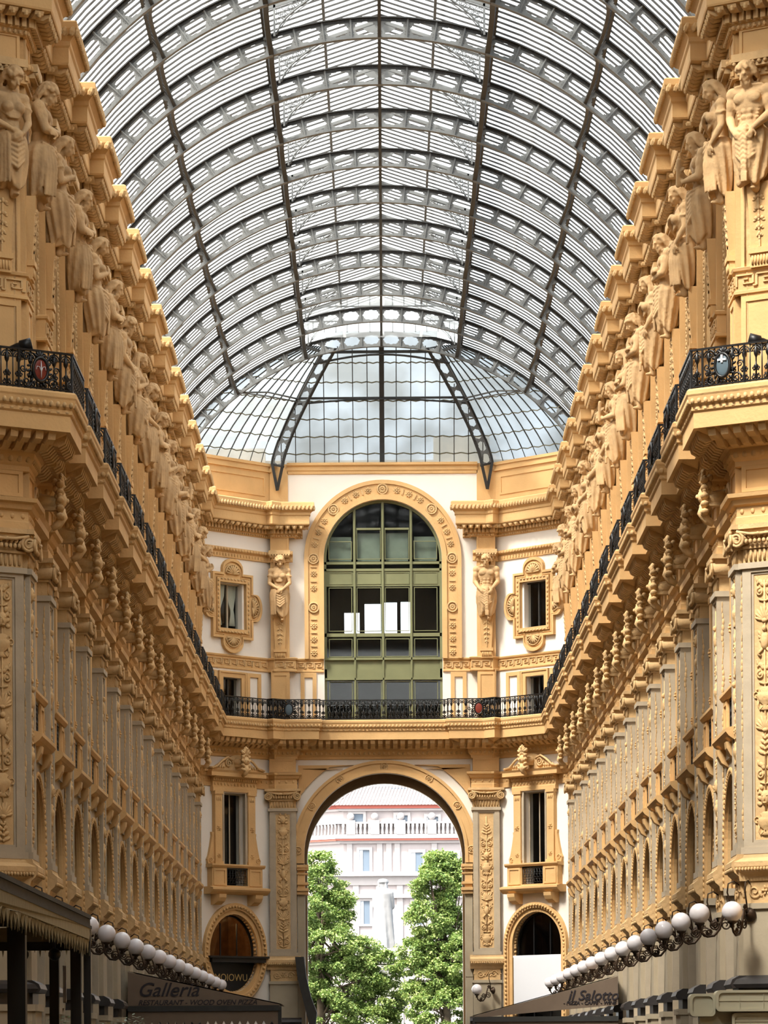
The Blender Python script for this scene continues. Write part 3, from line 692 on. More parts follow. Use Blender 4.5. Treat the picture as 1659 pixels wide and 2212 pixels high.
    for x in (-.47, .43): b.box(x, x+.05, .26, .3, 5.0 if circle else 3, zc+1.22)
    ringp(1.27, 1.34, .24, .31, b); b.box(-1.33, 1.33, .22, .3, 5.62, 5.72)
    obj('sash', b, BLACK, t)
    return t
def cartouche(label, M, curtain=False):
    t = thing('cartouche_window', label, 'window', M, 'small windows in lobed stone frames'); zc = 20.05
    sh = lambda P: [(x, z+zc) for x, z in P]; op = rect(-.72, .72, zc-.93, zc+.93)
    b = MB(); slab(b, [sh(cart(1.1, 1.32, .55)), op], -.09, 0)
    slab(b, [sh(cart(1.1, 1.32, .55)), sh(cart(1.1, 1.32, .55, -.09))], -.16, -.08); slab(b, [sh(cart(1.1, 1.32, .55, -.14)), sh(cart(1.1, 1.32, .55, -.18))], -.12, -.08)
    slab(b, [rect(-.88, .88, zc-1.10, zc+1.10), op], -.17, -.05)
    obj('lobed_frame', b, GOLD, t)
    b = MB()
    for x, z, a0 in ((0, zc+1.28, 0), (0, zc-1.28, pi), (1.06, zc, -pi/2), (-1.06, zc, pi/2)): shell(b, x, z, -.14, .34, a0+.1, a0+pi-.1)
    for i in range(12):
        for g in (-1, 1): b.ball((g*.82, -.18, zc-1+.18*i), (.045, .04, .07), 6, 4)
    for i in range(8):
        for g in (-1, 1): b.ball((-.63+.18*i, -.18, zc+g*1.06), (.07, .04, .045), 6, 4)
    obj('shell_carving', b, GOLDL, t)
    b = MB(); b.box(-.72, .72, .25, .27, zc-.93, zc+.93); obj('pane', b, GWIN, t)
    b = MB(); slab(b, [op, rect(-.67, .67, zc-.87, zc+.87)], .2, .28); b.box(-.03, .03, .2, .28, zc-.93, zc+.93); obj('sash', b, GREY if curtain else BARM, t)
    if curtain:
        b = MB()
        for g in (-1, 1):
            for k in range(7):
                x0 = g*(.08+.075*k); xm = g*(.30+.02*k); b.tube([(x0, .34, zc+.9), (x0*.9+xm*.1, .35, zc+.45), (xm, .34, zc-.1), (xm+g*.01*k, .34, zc-.3), (xm+g*(-.06+.02*k), .34, zc-.75)], [.05, .045, .025, .02, .045], 6)
        obj('curtain', b, CURT, t, label='white tied-back curtain')
    return t
def mezz(label, M):
    t = thing('mezzanine_window', label, 'window', M, 'small square windows behind the railing')
    b = MB(); op = rect(-.5, .5, 15.5, 17.15); slab(b, [rect(-.75, .75, 15.46, 17.4), op], -.08, 0); slab(b, [rect(-.75, .75, 15.46, 17.4), rect(-.68, .68, 15.46, 17.33)], -.12, -.07)
    obj('stone_frame', b, GOLD, t)
    for g in (-1, 1):
        b = MB(); slab(b, [rect(min(g*.82, g*1.6), max(g*.82, g*1.6), 15.46, 17.4), rect(min(g*.98, g*1.44), max(g*.98, g*1.44), 15.55, 17.24)], -.07, 0)
        obj('side_panel', b, GOLD, t)
    b = MB(); b.box(-.5, .5, .25, .27, 15.5, 17.15); obj('pane', b, GWIN, t)
    b = MB(); b.box(-.03, .03, .2, .25, 15.5, 17.15); b.box(-.5, .5, .2, .25, 17.1, 17.15); obj('sash', b, BARM, t)
    return t
# ================================================================== STRUCTURE
def bay_loops(x0, x1, kind='arch'):
    zc = 6.25; L = [rect(x0, x1, 0, 24.3)]
    if kind == 'side': L.append(semi(1.52, .03, zc))
    elif kind == 'circle': L.append([(1.34*cos(2*pi*i/36), 5.98+1.34*1.18*sin(2*pi*i/36)) for i in range(36)])
    else: L.append(semi(1.34, .03, zc))
    return L+[rect(-.575, .575, 9.55, 12.45), rect(-.57, .57, 8.68, 9.4), rect(-.62, .62, 19.12, 20.98), rect(-.5, .5, 15.5, 17.15)]
def wallmesh(frames):
    b = MB()
    for M, x0, x1, k in frames: b.M = M; slab(b, bay_loops(x0, x1, k), 0, .4)
    b.M = None; return b
for nm, MM, g in (('wall_left', ML, 1), ('wall_right', MR, -1)):
    fr = [(MM(y), -2.4, 2.4, 'side') for y in BY]
    b = wallmesh(fr); b.M = MM(73.3); b.box(-.1, .1, 0, .4, 0, 24.3) ; b.M = MM(140.4+.3); b.box(-.35, .35, 0, .4, 0, 24.3)
    struct(nm, b, WHITE)
hl = (BASE[3]-BASE[2]).length/2
struct('wall_far_left', wallmesh([(MCL, -hl, hl, 'circle')]), WHITE)
struct('wall_far_right', wallmesh([(MCR, -hl, hl, 'arch')]), WHITE)
ACZ = 10.08; AR = 3.3
b = MB(); b.M = ME
slab(b, [rect(-XF-.3, XF+.3, 0, 26.03), semi(AR, .03, ACZ, 40), semi(2.42, 15.5, 22.15, 36)], 0, .5)
struct('wall_far', b, WHITE)
# tunnel of the great archway
b = MB(); P = semi(AR, 0, ACZ, 40); P2 = semi(AR+.3, 0, ACZ, 40); slab(b, [P2+P[::-1]], .5, 5.6); struct('wall_archway', b, mat('shade_darkened_brown_stone', (.13, .075, .035), noise=.2, rough=1, spec=0), ME)  # brown stone coloured darker to stand for the shade in the tunnel
b = MB(); slab(b, [rect(-12, 12, 0, 14.6), semi(AR, .03, ACZ, 40)], 5.6, 6.0); struct('wall_outer', b, WHITE, ME)
# piers at the mouth of the octagon and the unseen octagon behind the camera
b = MB()
for g in (-1, 1):
    q = [(g*7.75, YC), (g*16, YC-8.25*.65), (g*18, 52), (g*18, 30), (g*9, 22), (g*9, -12)]
    for a, c in zip(q, q[1:]): b.add([(a[0], a[1], 0), (c[0], c[1], 0), (c[0], c[1], 27), (a[0], a[1], 27)], [(0,1,2,3)])
b.add([(-9, -12, 0), (9, -12, 0), (9, -12, 27), (-9, -12, 27)], [(0,1,2,3)])
struct('wall_octagon', b, GOLD)
b = MB()
b.box(-18.5, 18.5, -12, 72.6, 27, 27.6)
b2 = MB(); b2.box(-40, 40, -13, 460, -.2, 0); struct('floor', b2, PAVE)
# unseen octagon ceiling, its glazed eye sized for the light on the piers
b = MB(); slabp = [rect(-18.5, 18.5, -12.5, 74), rect(-5, 5, 30, 70)]
b.plate(slabp, lambda u, v, s: (u, v, 27 if s == 0 else 27.5)); struct('ceiling', b, BEIGE)
b = MB(); b.add([(-5, 30, 27.2), (5, 30, 27.2), (5, 70, 27.2), (-5, 70, 27.2)], [(0,1,2,3)]); struct('unseen_ceiling_glass', b, GROOF)
b = MB(); b.box(-10, 10, 73.9, 74.85, 27, 33); struct('wall_sun_block', b, BEIGE)  # added out of view to keep sun from slipping in above the ceiling
POCT = 1
# dark rooms behind the windows
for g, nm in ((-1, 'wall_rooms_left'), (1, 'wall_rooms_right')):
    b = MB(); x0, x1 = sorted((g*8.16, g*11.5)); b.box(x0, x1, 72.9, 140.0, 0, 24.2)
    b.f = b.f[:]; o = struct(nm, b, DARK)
def roombox(M, hw, dp, z0, z1, nm, m=DARK, openb=None):
    b = MB(); b.M = M
    b.add([(-hw,.42,z0),(-hw,dp,z0),(hw,dp,z0),(hw,.42,z0),(-hw,.42,z1),(-hw,dp,z1),(hw,dp,z1),(hw,.42,z1)], [(0,1,2,3),(4,5,6,7),(0,1,5,4),(2,3,7,6)]+([] if openb else [(1,2,6,5)]))
    if openb:
        slab(b, [rect(-hw, hw, z0, z1)]+openb, dp, dp+.3)
    return struct(nm, b, m)
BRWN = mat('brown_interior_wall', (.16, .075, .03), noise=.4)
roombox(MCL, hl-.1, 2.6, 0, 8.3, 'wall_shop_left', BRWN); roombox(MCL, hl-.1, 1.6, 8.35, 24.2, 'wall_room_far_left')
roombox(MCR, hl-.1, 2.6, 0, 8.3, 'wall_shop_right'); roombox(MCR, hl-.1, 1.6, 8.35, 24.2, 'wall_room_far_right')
k5 = 150.2/7600
def ob(x0, x1, y0, y1): return rect((x0-826)*k5, (x1-826)*k5, 1.7+(2285-y1)*k5, 1.7+(2285-y0)*k5)
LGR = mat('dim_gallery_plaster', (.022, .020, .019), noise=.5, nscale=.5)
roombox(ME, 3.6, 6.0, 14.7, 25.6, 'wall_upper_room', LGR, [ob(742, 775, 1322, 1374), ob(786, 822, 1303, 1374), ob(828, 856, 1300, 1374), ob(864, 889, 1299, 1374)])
# ------------------------------------------------------------------ running mouldings
SC_A = S0[3]+1.32; sA = (0, SC_A); sB = (LT-SC_A, LT)
def ys(y): return S0[1]+y-YC
# top cornice
prof = [(-.02, 22.98), (.06, 23.0), (.10, 23.10), (.14, 23.12), (.14, 23.34), (.26, 23.38), (.60, 23.42), (.62, 23.46), (.62, 23.78), (.66, 23.82), (.66, 23.92), (.76, 24.02), (.82, 24.16), (.82, 24.30), (.76, 24.34), (-.02, 24.36)]
k = 1
for a in (sA, sB):
    b = MB(); pp = path(*a); b.sweep(pp, prof, closed=True); struct('trim_%d' % k, b, GOLD); k += 1
    b = MB()
    def f(M, st): b.M = M; b.ball((0, 0, 24.09), (st*.40, .07, .12), 6, 4, Matrix.Rotation(.35, 3, 'Y'))
    along(pp, .80, .15, f)
    P1 = [(x+nx*.80, y+ny*.80, nx, ny) for x, y, nx, ny in pp]; b = MB(); along(P1, 0, .16, f)
    b2 = b; b = MB()
    def f(M, st): b.M = M; b.box(-st*.32, st*.32, -.02, .1, 23.13, 23.34)
    along([(x+nx*.24, y+ny*.24, 0, 0) for x, y, nx, ny in pp], 0, .17, f); b3 = b; b = MB()
    def f(M, st): b.M = M; b.ball((0, 0, 23.05), (st*.42, .05, .05), 6, 4)
    along([(x+nx*.09, y+ny*.09, 0, 0) for x, y, nx, ny in pp], 0, .12, f); b4 = b; b = MB()
    def f(M, st):
        b.M = M; b.extr([(-.18, 23.39), (-.16, 23.30), (0, 23.27), (.12, 23.33), (.16, 23.40)], -st*.34, st*.34); b.ball((0, -.12, 23.33), (st*.2, .05, .07), 6, 4)
    along([(x+nx*.42, y+ny*.42, 0, 0) for x, y, nx, ny in pp], 0, .3, f); b5 = b; b = MB()
    for q in (b2, b3, b4, b5): q.M = None; b.add(q.v, q.f, False)
    struct('trim_%d' % k, b, GOLDL); k += 1
# Greek key band
sK = S0[3]+XF-2.44
for a in ((0, sK), (LT-sK, LT)):
    b = MB(); pp = path(*a); b.sweep(pp, [(-.02, 17.5), (.06, 17.52), (.06, 17.58), (.02, 17.6), (.02, 17.98), (.07, 18.0), (.09, 18.06), (-.02, 18.1)], closed=True); struct('trim_%d' % k, b, GOLD); k += 1
    b = MB()
    P1 = [Vector((x+nx*.02, y+ny*.02)) for x, y, nx, ny in pp]
    for p, q in zip(P1, P1[1:]):
        v = q-p; L = v.length
        if L < .5: continue
        t = v/L; n = Vector((t.y, -t.x)); c = (p+q)/2; b.M = Matrix(((t.x, -n.x, 0, c.x), (t.y, -n.y, 0, c.y), (0,0,1,0), (0,0,0,1))); meander(b, L-.06, 17.62, 17.96, -.02)
    b.M = None; struct('trim_%d' % k, b, GOLDL); k += 1
# astragal under the frieze panels of the chamfer, string course at statue head level
for a in ((0, S0[3]+.92), (LT-S0[3]-.92, LT)):
    b = MB(); pp = path(*a); b.sweep(pp, [(-.02, 21.98), (.06, 22.0), (.06, 22.2), (.10, 22.24), (.15, 22.28), (.15, 22.38), (-.02, 22.44)], closed=True)
    def f(M, st): b.M = M; b.ball((0, 0, 22.32), (st*.4, .05, .07), 6, 4); b.box(-.025, .025, .06, .11, 22.06, 22.16)
    along([(x+nx*.16, y+ny*.16, 0, 0) for x, y, nx, ny in pp], 0, .16, f); b.M = None
    struct('trim_%d' % k, b, GOLD); k += 1
# balcony with its cornice and soffit
prof = [(-.02, 13.92), (.06, 13.94), (.06, 14.04), (.10, 14.08), (.16, 14.18), (.18, 14.30), (.26, 14.34), (.28, 14.42), (.86, 14.66), (.96, 14.66), (.96, 14.98), (1.0, 15.02), (1.0, 15.10), (1.05, 15.16), (1.08, 15.30), (1.10, 15.34), (1.10, 15.42), (1.06, 15.46), (-.02, 15.46)]
b = MB(); pp = path(0, LT); b.sweep(pp, prof, closed=True); struct('trim_%d' % k, b, GOLD); k += 1
b = MB()
def f(M, st):
    b.M = M; w_ = st*.30
    b.extr([(-.30, 14.46), (-.26, 14.30), (-.12, 14.34), (.0, 14.46), (.12, 14.42), (.26, 14.50), (.30, 14.62), (.30, 14.70)], -w_, w_)
along([(x+nx*.56, y+ny*.56, 0, 0) for x, y, nx, ny in pp], 0, .30, f)
def f(M, st): b.M = M; b.ball((0, 0, 15.2), (st*.36, .06, .07), 6, 4)
along([(x+nx*1.05, y+ny*1.05, 0, 0) for x, y, nx, ny in pp], 0, .15, f)
def f(M, st): b.M = M; b.ball((0, .02, 15.05), (st*.33, .035, .035), 6, 4)
along([(x+nx*1.0, y+ny*1.0, 0, 0) for x, y, nx, ny in pp], 0, .22, f)
def f(M, st): b.M = M; b.ball((0, 0, 14.18), (st*.38, .06, .075), 6, 4)
along([(x+nx*.13, y+ny*.13, 0, 0) for x, y, nx, ny in pp], 0, .2, f); b.M = None
struct('trim_%d' % k, b, GOLDL); k += 1
# entablature linking pilasters and window heads
for a in ((0, S0[3]+1.05), (LT-S0[3]-1.05, LT)):
    b = MB(); pp = path(*a); b.sweep(pp, [(-.02, 12.7), (.05, 12.72), (.05, 12.88), (.03, 12.9), (.03, 13.1), (.10, 13.14), (.14, 13.24), (.22, 13.28), (.24, 13.36), (-.02, 13.4)], closed=True)
    def f(M, st): b.M = M; b.ball((0, 0, 13.0), (.05, .03, .06), 7, 4)
    along([(x+nx*.03, y+ny*.03, 0, 0) for x, y, nx, ny in pp], 0, .26, f); b.M = None
    struct('trim_%d' % k, b, GOLD); k += 1
# attic above the cornice
b = MB()
for g in (-1, 1):
    q = [(g*8.9, 70), (g*8.9, 139.9), (g*XF, YF), (g*3.87, YF)]
    for a, c in zip(q, q[1:]):
        a = Vector(a); c = Vector(c); v = (c-a).normalized(); n = Vector((v.y, -v.x))*(1 if g < 0 else -1)
        b.add([(a.x,a.y,24.3),(c.x,c.y,24.3),(c.x,c.y,26.04),(a.x,a.y,26.04),(a.x-n.x*.3,a.y-n.y*.3,24.3),(c.x-n.x*.3,c.y-n.y*.3,24.3),(c.x-n.x*.3,c.y-n.y*.3,26.04),(a.x-n.x*.3,a.y-n.y*.3,26.04)], [(0,1,2,3),(4,5,6,7),(3,2,6,7),(0,1,5,4),(0,3,7,4),(1,2,6,5)])
b.box(-8.9, -7.3, 70, 140.9, 24.2, 24.34); b.box(7.3, 8.9, 70, 140.9, 24.2, 24.34)
for M in (MCL, MCR):
    b.M = M; slab(b, [rect(-2.3, 2.15, 24.36, 26.04)], -.02, 0); slab(b, [rect(-1.9, 1.9, 24.7, 25.5), rect(-1.82, 1.82, 24.78, 25.42)], -.06, -.01)
    b.box(-2.3, 2.2, -.1, 0, 25.7, 25.76); b.box(-2.3, 2.2, -.08, 0, 25.94, 26.06)
b.M = ME
for g in (-1, 1): x = sorted((g*3.87, g*4.62)); b.box(x[0], x[1], -.06, 0, 24.3, 26.04)
struct('wall_attic', b, GOLD)
b = MB(); b.M = ME; b.extr([(0, 25.62), (.06, 25.64), (.06, 25.74), (.1, 25.78), (.1, 25.92), (.2, 25.98), (.2, 26.08), (0, 26.08)], -3.9, 3.9); struct('trim_%d' % k, b, GOLD); k += 1
# golden strips on the flat end wall behind the statues, spandrels
b = MB(); b.M = ME
for g in (-1, 1):
    x = sorted((g*3.3, g*3.36))
    P = [(g*3.52, 13.7)]; P += [(g*1.25, 13.7)]; N = 14
    for i in range(N+1):
        a = atan2(sqrt(4.15**2-1.3**2), 1.3)*(1-i/N)+R(33)*(i/N); P.append((g*4.18*cos(a), ACZ+4.18*sin(a)))
    P = [p for p in P if abs(p[0]) <= 3.53 and p[1] <= 13.71]+[(g*3.52, ACZ+sqrt(4.18**2-3.52**2))]
    slab(b, [P if g < 0 else P[::-1]], -.05, 0)
    cx = sum(p[0] for p in P)/len(P); cz = sum(p[1] for p in P)/len(P)+.12
    Q = [(cx+(p[0]-cx)*.72, cz+(p[1]-cz)*.72) for p in P]; slab(b, [P if g < 0 else P[::-1], Q if g < 0 else Q[::-1]], -.09, -.04)
    for x0 in (2.75,): slab(b, [rect(min(g*x0, g*3.4), max(g*x0, g*3.4), 15.5, 17.5), rect(min(g*(x0+.16), g*(3.4-.16)), max(g*(x0+.16), g*(3.4-.16)), 15.6, 17.3)], -.06, 0)
struct('trim_%d' % k, b, GOLD); k += 1
# ------------------------------------------------------------------ archivolt of the great arch
t = thing('arch_surround', 'large golden stone arch around the open archway in the end wall', 'arch', ME)
b = MB(); slab(b, [semi(3.78, ACZ-.4, ACZ, 40)+semi(AR-.01, ACZ-.4, ACZ, 40)[::-1]], -.14, .02); slab(b, [semi(3.80, ACZ-.4, ACZ, 40)+semi(3.68, ACZ-.4, ACZ, 40)[::-1]], -.19, -.1); slab(b, [semi(3.42, ACZ-.4, ACZ, 40)+semi(AR-.01, ACZ-.4, ACZ, 40)[::-1]], -.18, -.1)
obj('archivolt', b, GOLD, t)
for a in (2, 33, 59, 90, 121, 147, 178):
    b = MB(); a = R(a); rosette(b, 3.55*cos(a), ACZ+3.55*sin(a), -.16, .11, 6); ring(b, 3.55*cos(a), ACZ+3.55*sin(a), -.15, .15, .025)
    obj('rosette', b, GOLDL, t)
for g in (-1, 1):
    b = MB(); x = sorted((g*(AR-.02), g*3.58))
    b.box(x[0], x[1], -.22, .5, 8.55, 9.62)
    for z, d, h in ((9.62, .34, .12), (9.5, .3, .1), (9.28, .26, .06), (8.9, .3, .1), (8.66, .36, .12), (8.52, .3, .12)): xx = sorted((g*(AR-.1-d*.2), g*(3.58+.02))); b.box(xx[0], xx[1], -d, .5, z-h, z)
    for q in range(12): b.ball((g*(3.25+.03*q), -.3, 9.42), (.02, .04, .05), 5, 4)
    obj('impost', b, GOLD, t)
    b = MB(); b.box(x[0], x[1], -.18, .5, 0, 8.45); slab(b, [rect(x[0], x[1], 5, 8.3)], -.2, -.15)
    obj('jamb', b, BEIGE, t)
# ------------------------------------------------------------------ great window above the arch
t = thing('great_arched_window', 'tall round-headed window with green timber frame above the archway', 'window', ME)
cz = 22.15
b = MB(); outer = semi(3.22, 18.05, cz, 40); slab(b, [outer+semi(2.44, 18.05, cz, 40)[::-1]], -.1, 0)
slab(b, [outer+semi(3.06, 18.05, cz, 40)[::-1]], -.17, -.08); slab(b, [semi(2.62, 18.05, cz, 40)+semi(2.42, 18.05, cz, 40)[::-1]], -.17, -.08)
obj('stone_surround', b, GOLD, t)
b = MB()
for a in (0, 45, 90, 135, 180): a = R(a); x, z = 2.84*cos(a), cz+2.84*sin(a); ring(b, x, z, -.13, .2, .04); rosette(b, x, z, -.12, .17, 12)
for a0 in (0, 45, 90, 135):
    for q in (12, 22.5, 33): a = R(a0+q); rosette(b, 2.84*cos(a), cz+2.84*sin(a), -.12, .15, 8)
    for q in (17, 28): a = R(a0+q); b.obox(((2.72)*cos(a), -.12, cz+2.72*sin(a)), (2.96*cos(a), -.12, cz+2.96*sin(a)), .05, .05)
for g in (-1, 1):
    for z in (21.55, 20.95, 19.4, 18.85, 18.3): rosette(b, g*2.84, z, -.12, .15, 8); b.obox((g*2.84-.12, -.12, z+.27), (g*2.84+.12, -.12, z+.27), .05, .04)
    ring(b, g*2.84, 20.15, -.13, .2, .04); rosette(b, g*2.84, 20.15, -.12, .15, 12)
obj('rosettes', b, GOLDL, t)
b = MB(); slab(b, [semi(2.44, 15.46, cz, 40)+semi(2.32, 15.46, cz, 40)[::-1]], .12, .34)
for x in (-1.16, 0.0, 1.16):
    top = cz+sqrt(2.38**2-x*x); b.box(x-.055, x+.055, .1, .36, 15.46, top); b.box(x-.025, x+.025, .06, .12, 15.46, top-.03)
for z, h in ((22.0, .05), (21.72, .05), (19.05, .07), (17.45, .2)): b.box(-2.4, 2.4, .12, .34, z-h, z+h)
b.box(-2.4, 2.4, .16, .32, 21.05, 21.75); b.box(-2.4, 2.4, .16, .32, 17.6, 18.1); b.box(-2.4, 2.4, .06, .3, 18.02, 18.12); b.box(-2.4, 2.4, .06, .3, 17.2, 17.28)
for x in (-1.75, -.58, .58, 1.75):
    for z0, z1 in ((21.13, 21.62), (22.15, 23.4 if abs(x) < 1 else 22.9), (18.15, 18.9), (19.2, 21.0), (15.5, 17.15)):
        hw = .5 if abs(x) < 1 else .48
        slab(b, [rect(x-hw, x+hw, z0, z1), rect(x-hw+.03, x+hw-.03, z0+.03, z1-.03)], .14, .2)
for x in (-.58, .58): b.box(x-.5, x+.5, .12, .3, 23.36, 23.44)
obj('timber_frame', b, GREEN, t, label='green painted timber frame')
b = MB(); slab(b, [semi(2.40, 15.5, cz, 40)], .26, .27); obj('glass', b, GWIN, t)
BLI = mat('pale_green_blind', (.27, .32, .25), noise=.2)
for x in (-1.75, -.58, .58, 1.75): b = MB(); b.box(x-.46, x+.46, .34, .36, 22.1, 23.25 if abs(x) < 1 else 23.1); obj('blind', b, BLI, t, label='pale green roller blind')
# ================================================================== FACADE THINGS
SIDE = {'left': (ML, MPL), 'right': (MR, MPR)}
protoP = protoU = protoA = protoG = protoC = protoM = None
relm = {}
for side in ('left', 'right'):
    MM, MP = SIDE[side]
    for n, y in enumerate(PY):
        where = 'on the %s wall, %s beyond the near corner pier' % (side, ORD[n])
        la = 'Tall lower pilaster with carved relief %s' % where
        if n % 3 not in relm: relm[n % 3] = lower_pilaster(.55, n % 3*3+1, la, MM(y))
        else: dup(relm[n % 3], MM(y), la)
        la = 'Upper golden pilaster behind the statue %s' % where
        if protoU is None: protoU = upper_pilaster(la, MM(y))
        else: dup(protoU, MM(y), la)
    for n, y in enumerate(BY):
        where = '%s wall, %s bay from the near corner pier' % (side, ORD[n])
        la = 'Pedimented window with projecting crest on the %s' % where
        if protoA is None: protoA = aedicule(la, MM(y))
        else: dup(protoA, MM(y), la)
        la = 'Street arch with rope moulding on the %s' % where
        if protoG is None: protoG = ground_arch(la, MM(y), False, True)
        else: dup(protoG, MM(y), la)
        la = 'Cartouche window between statues on the %s' % where
        if protoC is None: protoC = cartouche(la, MM(y))
        else: dup(protoC, MM(y), la)
        la = 'Small window behind the railing on the %s' % where
        if protoM is None: protoM = mezz(la, MM(y))
        else: dup(protoM, MM(y), la)
    # pier at the octagon
    dup(relm[1], MM(73.78), 'Lower pilaster on the nave side of the near %s pier' % side)
    lower_pilaster(.5, 5 if side == 'left' else 2, 'Large lower pilaster on the front of the near %s pier' % side, MP(.42))
    dup(protoU, MM(73.75), 'Upper pilaster on the nave side of the near %s pier' % side)
    t_ = upper_pilaster('Upper pilaster on the front of the near %s pier' % side, MP(.42), .5, False)
    # far end
    MC = MCL if side == 'left' else MCR; g = -1 if side == 'left' else 1
    dup(protoA, MC, 'Pedimented window with open sash on the angled far %s wall' % side)
    dup(protoM, MC, 'Small window behind the railing on the angled far %s wall' % side)
    if side == 'left': cartouche('Lobed stone window frame with white curtains on the angled far left wall', MC, True); ground_arch('Round shop window in a ring moulding on the angled far left wall', MC, True)
    else: dup(protoC, MC, 'Lobed stone window frame without curtains on the angled far right wall'); ground_arch('Street level arch with a white board in it on the angled far right wall', MC)
    lower_pilaster(.54, 4 if side == 'left' else 7, 'Lower pilaster to the %s of the open archway in the end wall' % side, frame_at(g*4.16, YF, 0))
    upper_pilaster('Upper pilaster to the %s of the green arched window' % side, frame_at(g*4.22, YF, 0), .38, False)
# ------------------------------------------------------------------ caryatids
def cary(i, M, lab): 
    o = obj('caryatid', FIG[i][1], None, None, M @ Tz(19.75, -DP+.02)); tag(o, lab, 'statue', 'caryatids and atlantes of the upper storey'); return o
seqL = [4, 3, 4, 3, 1, 5, 0, 7, 5, 2, 6, 3, 0, 4]; seqR = [2, 4, 3, 5, 7, 6, 2, 4, 1, 0, 5, 3, 7, 6]
for side, seq in (('left', seqL), ('right', seqR)):
    MM, MP = SIDE[side]
    for n, y in enumerate(PY): cary(seq[n], MM(y), 'Stone %s, %s wall, %s beyond near pier' % (FIG[seq[n]][0], side, ORD[n]))
    cary(0 if side == 'left' else 1, MP(.30), 'Large %s facing out on the near %s pier' % (FIG[0 if side == 'left' else 1][0], side))
    cary(7 if side == 'left' else 4, MM(73.85), 'Stone %s on the nave side of the near %s pier' % (FIG[7 if side == 'left' else 4][0], side))
cary(0, frame_at(-4.22, YF, 0), 'Stone female caryatid with hands crossed, left of the green arched window')
cary(1, frame_at(4.22, YF, 0), 'Stone bare-chested atlant holding his belt, right of the green arched window')
# ================================================================== RAILINGS
def rail_run(P, closed_ends=True):      # P: list of (x, y) ; returns frame, infill builders
    fr = MB(); inf = MB(); z0 = 15.47; z1 = 16.26
    for a, c in zip(P, P[1:]):
        a = Vector(a); c = Vector(c); v = c-a; L = v.length
        if L < .05: continue
        fr.obox((a.x, a.y, z1), (c.x, c.y, z1), .07, .04); fr.obox((a.x, a.y, z0+.03), (c.x, c.y, z0+.03), .05, .035); fr.obox((a.x, a.y, z1-.17), (c.x, c.y, z1-.17), .02, .02)
        fr.box(c.x-.025, c.x+.025, c.y-.025, c.y+.025, z0, z1)
        t = v/L; k_ = max(1, round(L/.27)); st = L/k_
        inf.M = Matrix(((t.x, -t.y, 0, a.x), (t.y, t.x, 0, a.y), (0,0,1,0), (0,0,0,1)))
        for i in range(k_):
            x = st*(i+.5)
            inf.tube([(x, 0, z0), (x, 0, z0+.25), (x, 0, z0+.31), (x, 0, z0+.36), (x, 0, z1-.3), (x, 0, z1-.25), (x, 0, z1-.2), (x, 0, z1)], [.02, .02, .06, .018, .017, .045, .055, .014], 5)
            inf.tube([(st*i, 0, z0), (st*i, 0, z1)], .015, 4)
            for r in (st*.46, st*.3): ptube(inf, arc(x, z1-.17, r, 0, pi, 8), 0, .016, 4)
            for g in (-1, 1):
                scroll(inf, x+g*st*.25, z0+.10, st*.2, 0, .022, 1.2, g, pi/2, 4); scroll(inf, x+g*st*.22, z0+.27, st*.15, 0, .02, 1.1, -g, -pi/2, 4)
    inf.M = None; fr.M = None
    return fr, inf
def shieldp(t, x, y, ang, m, lab, mark=None):
    M = frame_at(x, y, ang) if False else Matrix.Translation((x, y, 0)) @ Matrix.Rotation(ang, 4, 'Z')
    b = MB(); b.M = M
    for k_ in range(20): a = 2*pi*k_/20; leaf(b, .19*cos(a), 15.87+.27*sin(a), 0, .12, .06, a+.5, .03)
    b.tube([(.17*cos(2*pi*q/24), -.04, 15.87+.24*sin(2*pi*q/24)) for q in range(25)], .035, 6, cap=False)
    for g in (-1, 1):
        scroll(b, g*.3, 15.6, .11, 0, .022, 1.5, g); scroll(b, g*.3, 16.12, .1, 0, .022, 1.5, -g); scroll(b, g*.38, 15.87, .08, 0, .02, 1.4, g)
    for x_ in (-.48, .48): b.box(x_-.02, x_+.02, -.02, .02, 15.47, 16.26)
    for k_ in range(5): leaf(b, 0, 16.1, -.02, .16, .06, pi/2+(k_-2)*.5, .02)
    fo = obj('shield_wreath', b, IRON, t, label='black iron wreath around the shield')
    b = MB(); b.M = M; b.ball((0, -.03, 15.87), (.16, .035, .23), 18, 10); so = obj('shield', b, m, fo, label=lab)
    if mark:
        b = MB(); b.M = M
        if mark == 'lily':
            b.tube([(0, -.075, 15.7), (0, -.08, 15.87), (0, -.07, 16.04)], [.008, .016, .006], 5)
            for g in (-1, 1): b.tube([(g*.01, -.078, 15.84), (g*.04, -.078, 15.92), (g*.09, -.07, 15.93), (g*.11, -.065, 15.86)], .008, 5)
        else: b.box(-.022, .022, -.085, -.06, 15.92, 16.08); b.box(-.1, .1, -.085, -.055, 15.96, 16.0)
        obj('emblem', b, WPANEL, fo, label='pale emblem on the shield')
LP = [(-2.4, -1.0), (-1.62, -1.0), (-1.62, -1.35), (1.62, -1.35), (1.62, -1.0), (2.4, -1.0)]
protoR = None
for side in ('left', 'right'):
    MM, MP = SIDE[side]
    for n, y in enumerate(PY[:-1]):
        la = 'Black iron balcony railing along the %s wall, %s projection beyond the near pier' % (side, ORD[n])
        if protoR is None:
            protoR = thing('balcony_railing', la, 'railing', MM(y), 'black iron railings of the long balconies'); fr, inf = rail_run(LP)
            obj('frame', fr, IRON, protoR); obj('balusters', inf, IRON, protoR); shieldp(protoR, 0, -1.37, 0, RED, 'faded red enamel shield')
        else: dup(protoR, MM(y), la)
def off(pp, d): return [(x+nx*d, y+ny*d) for x, y, nx, ny in pp]
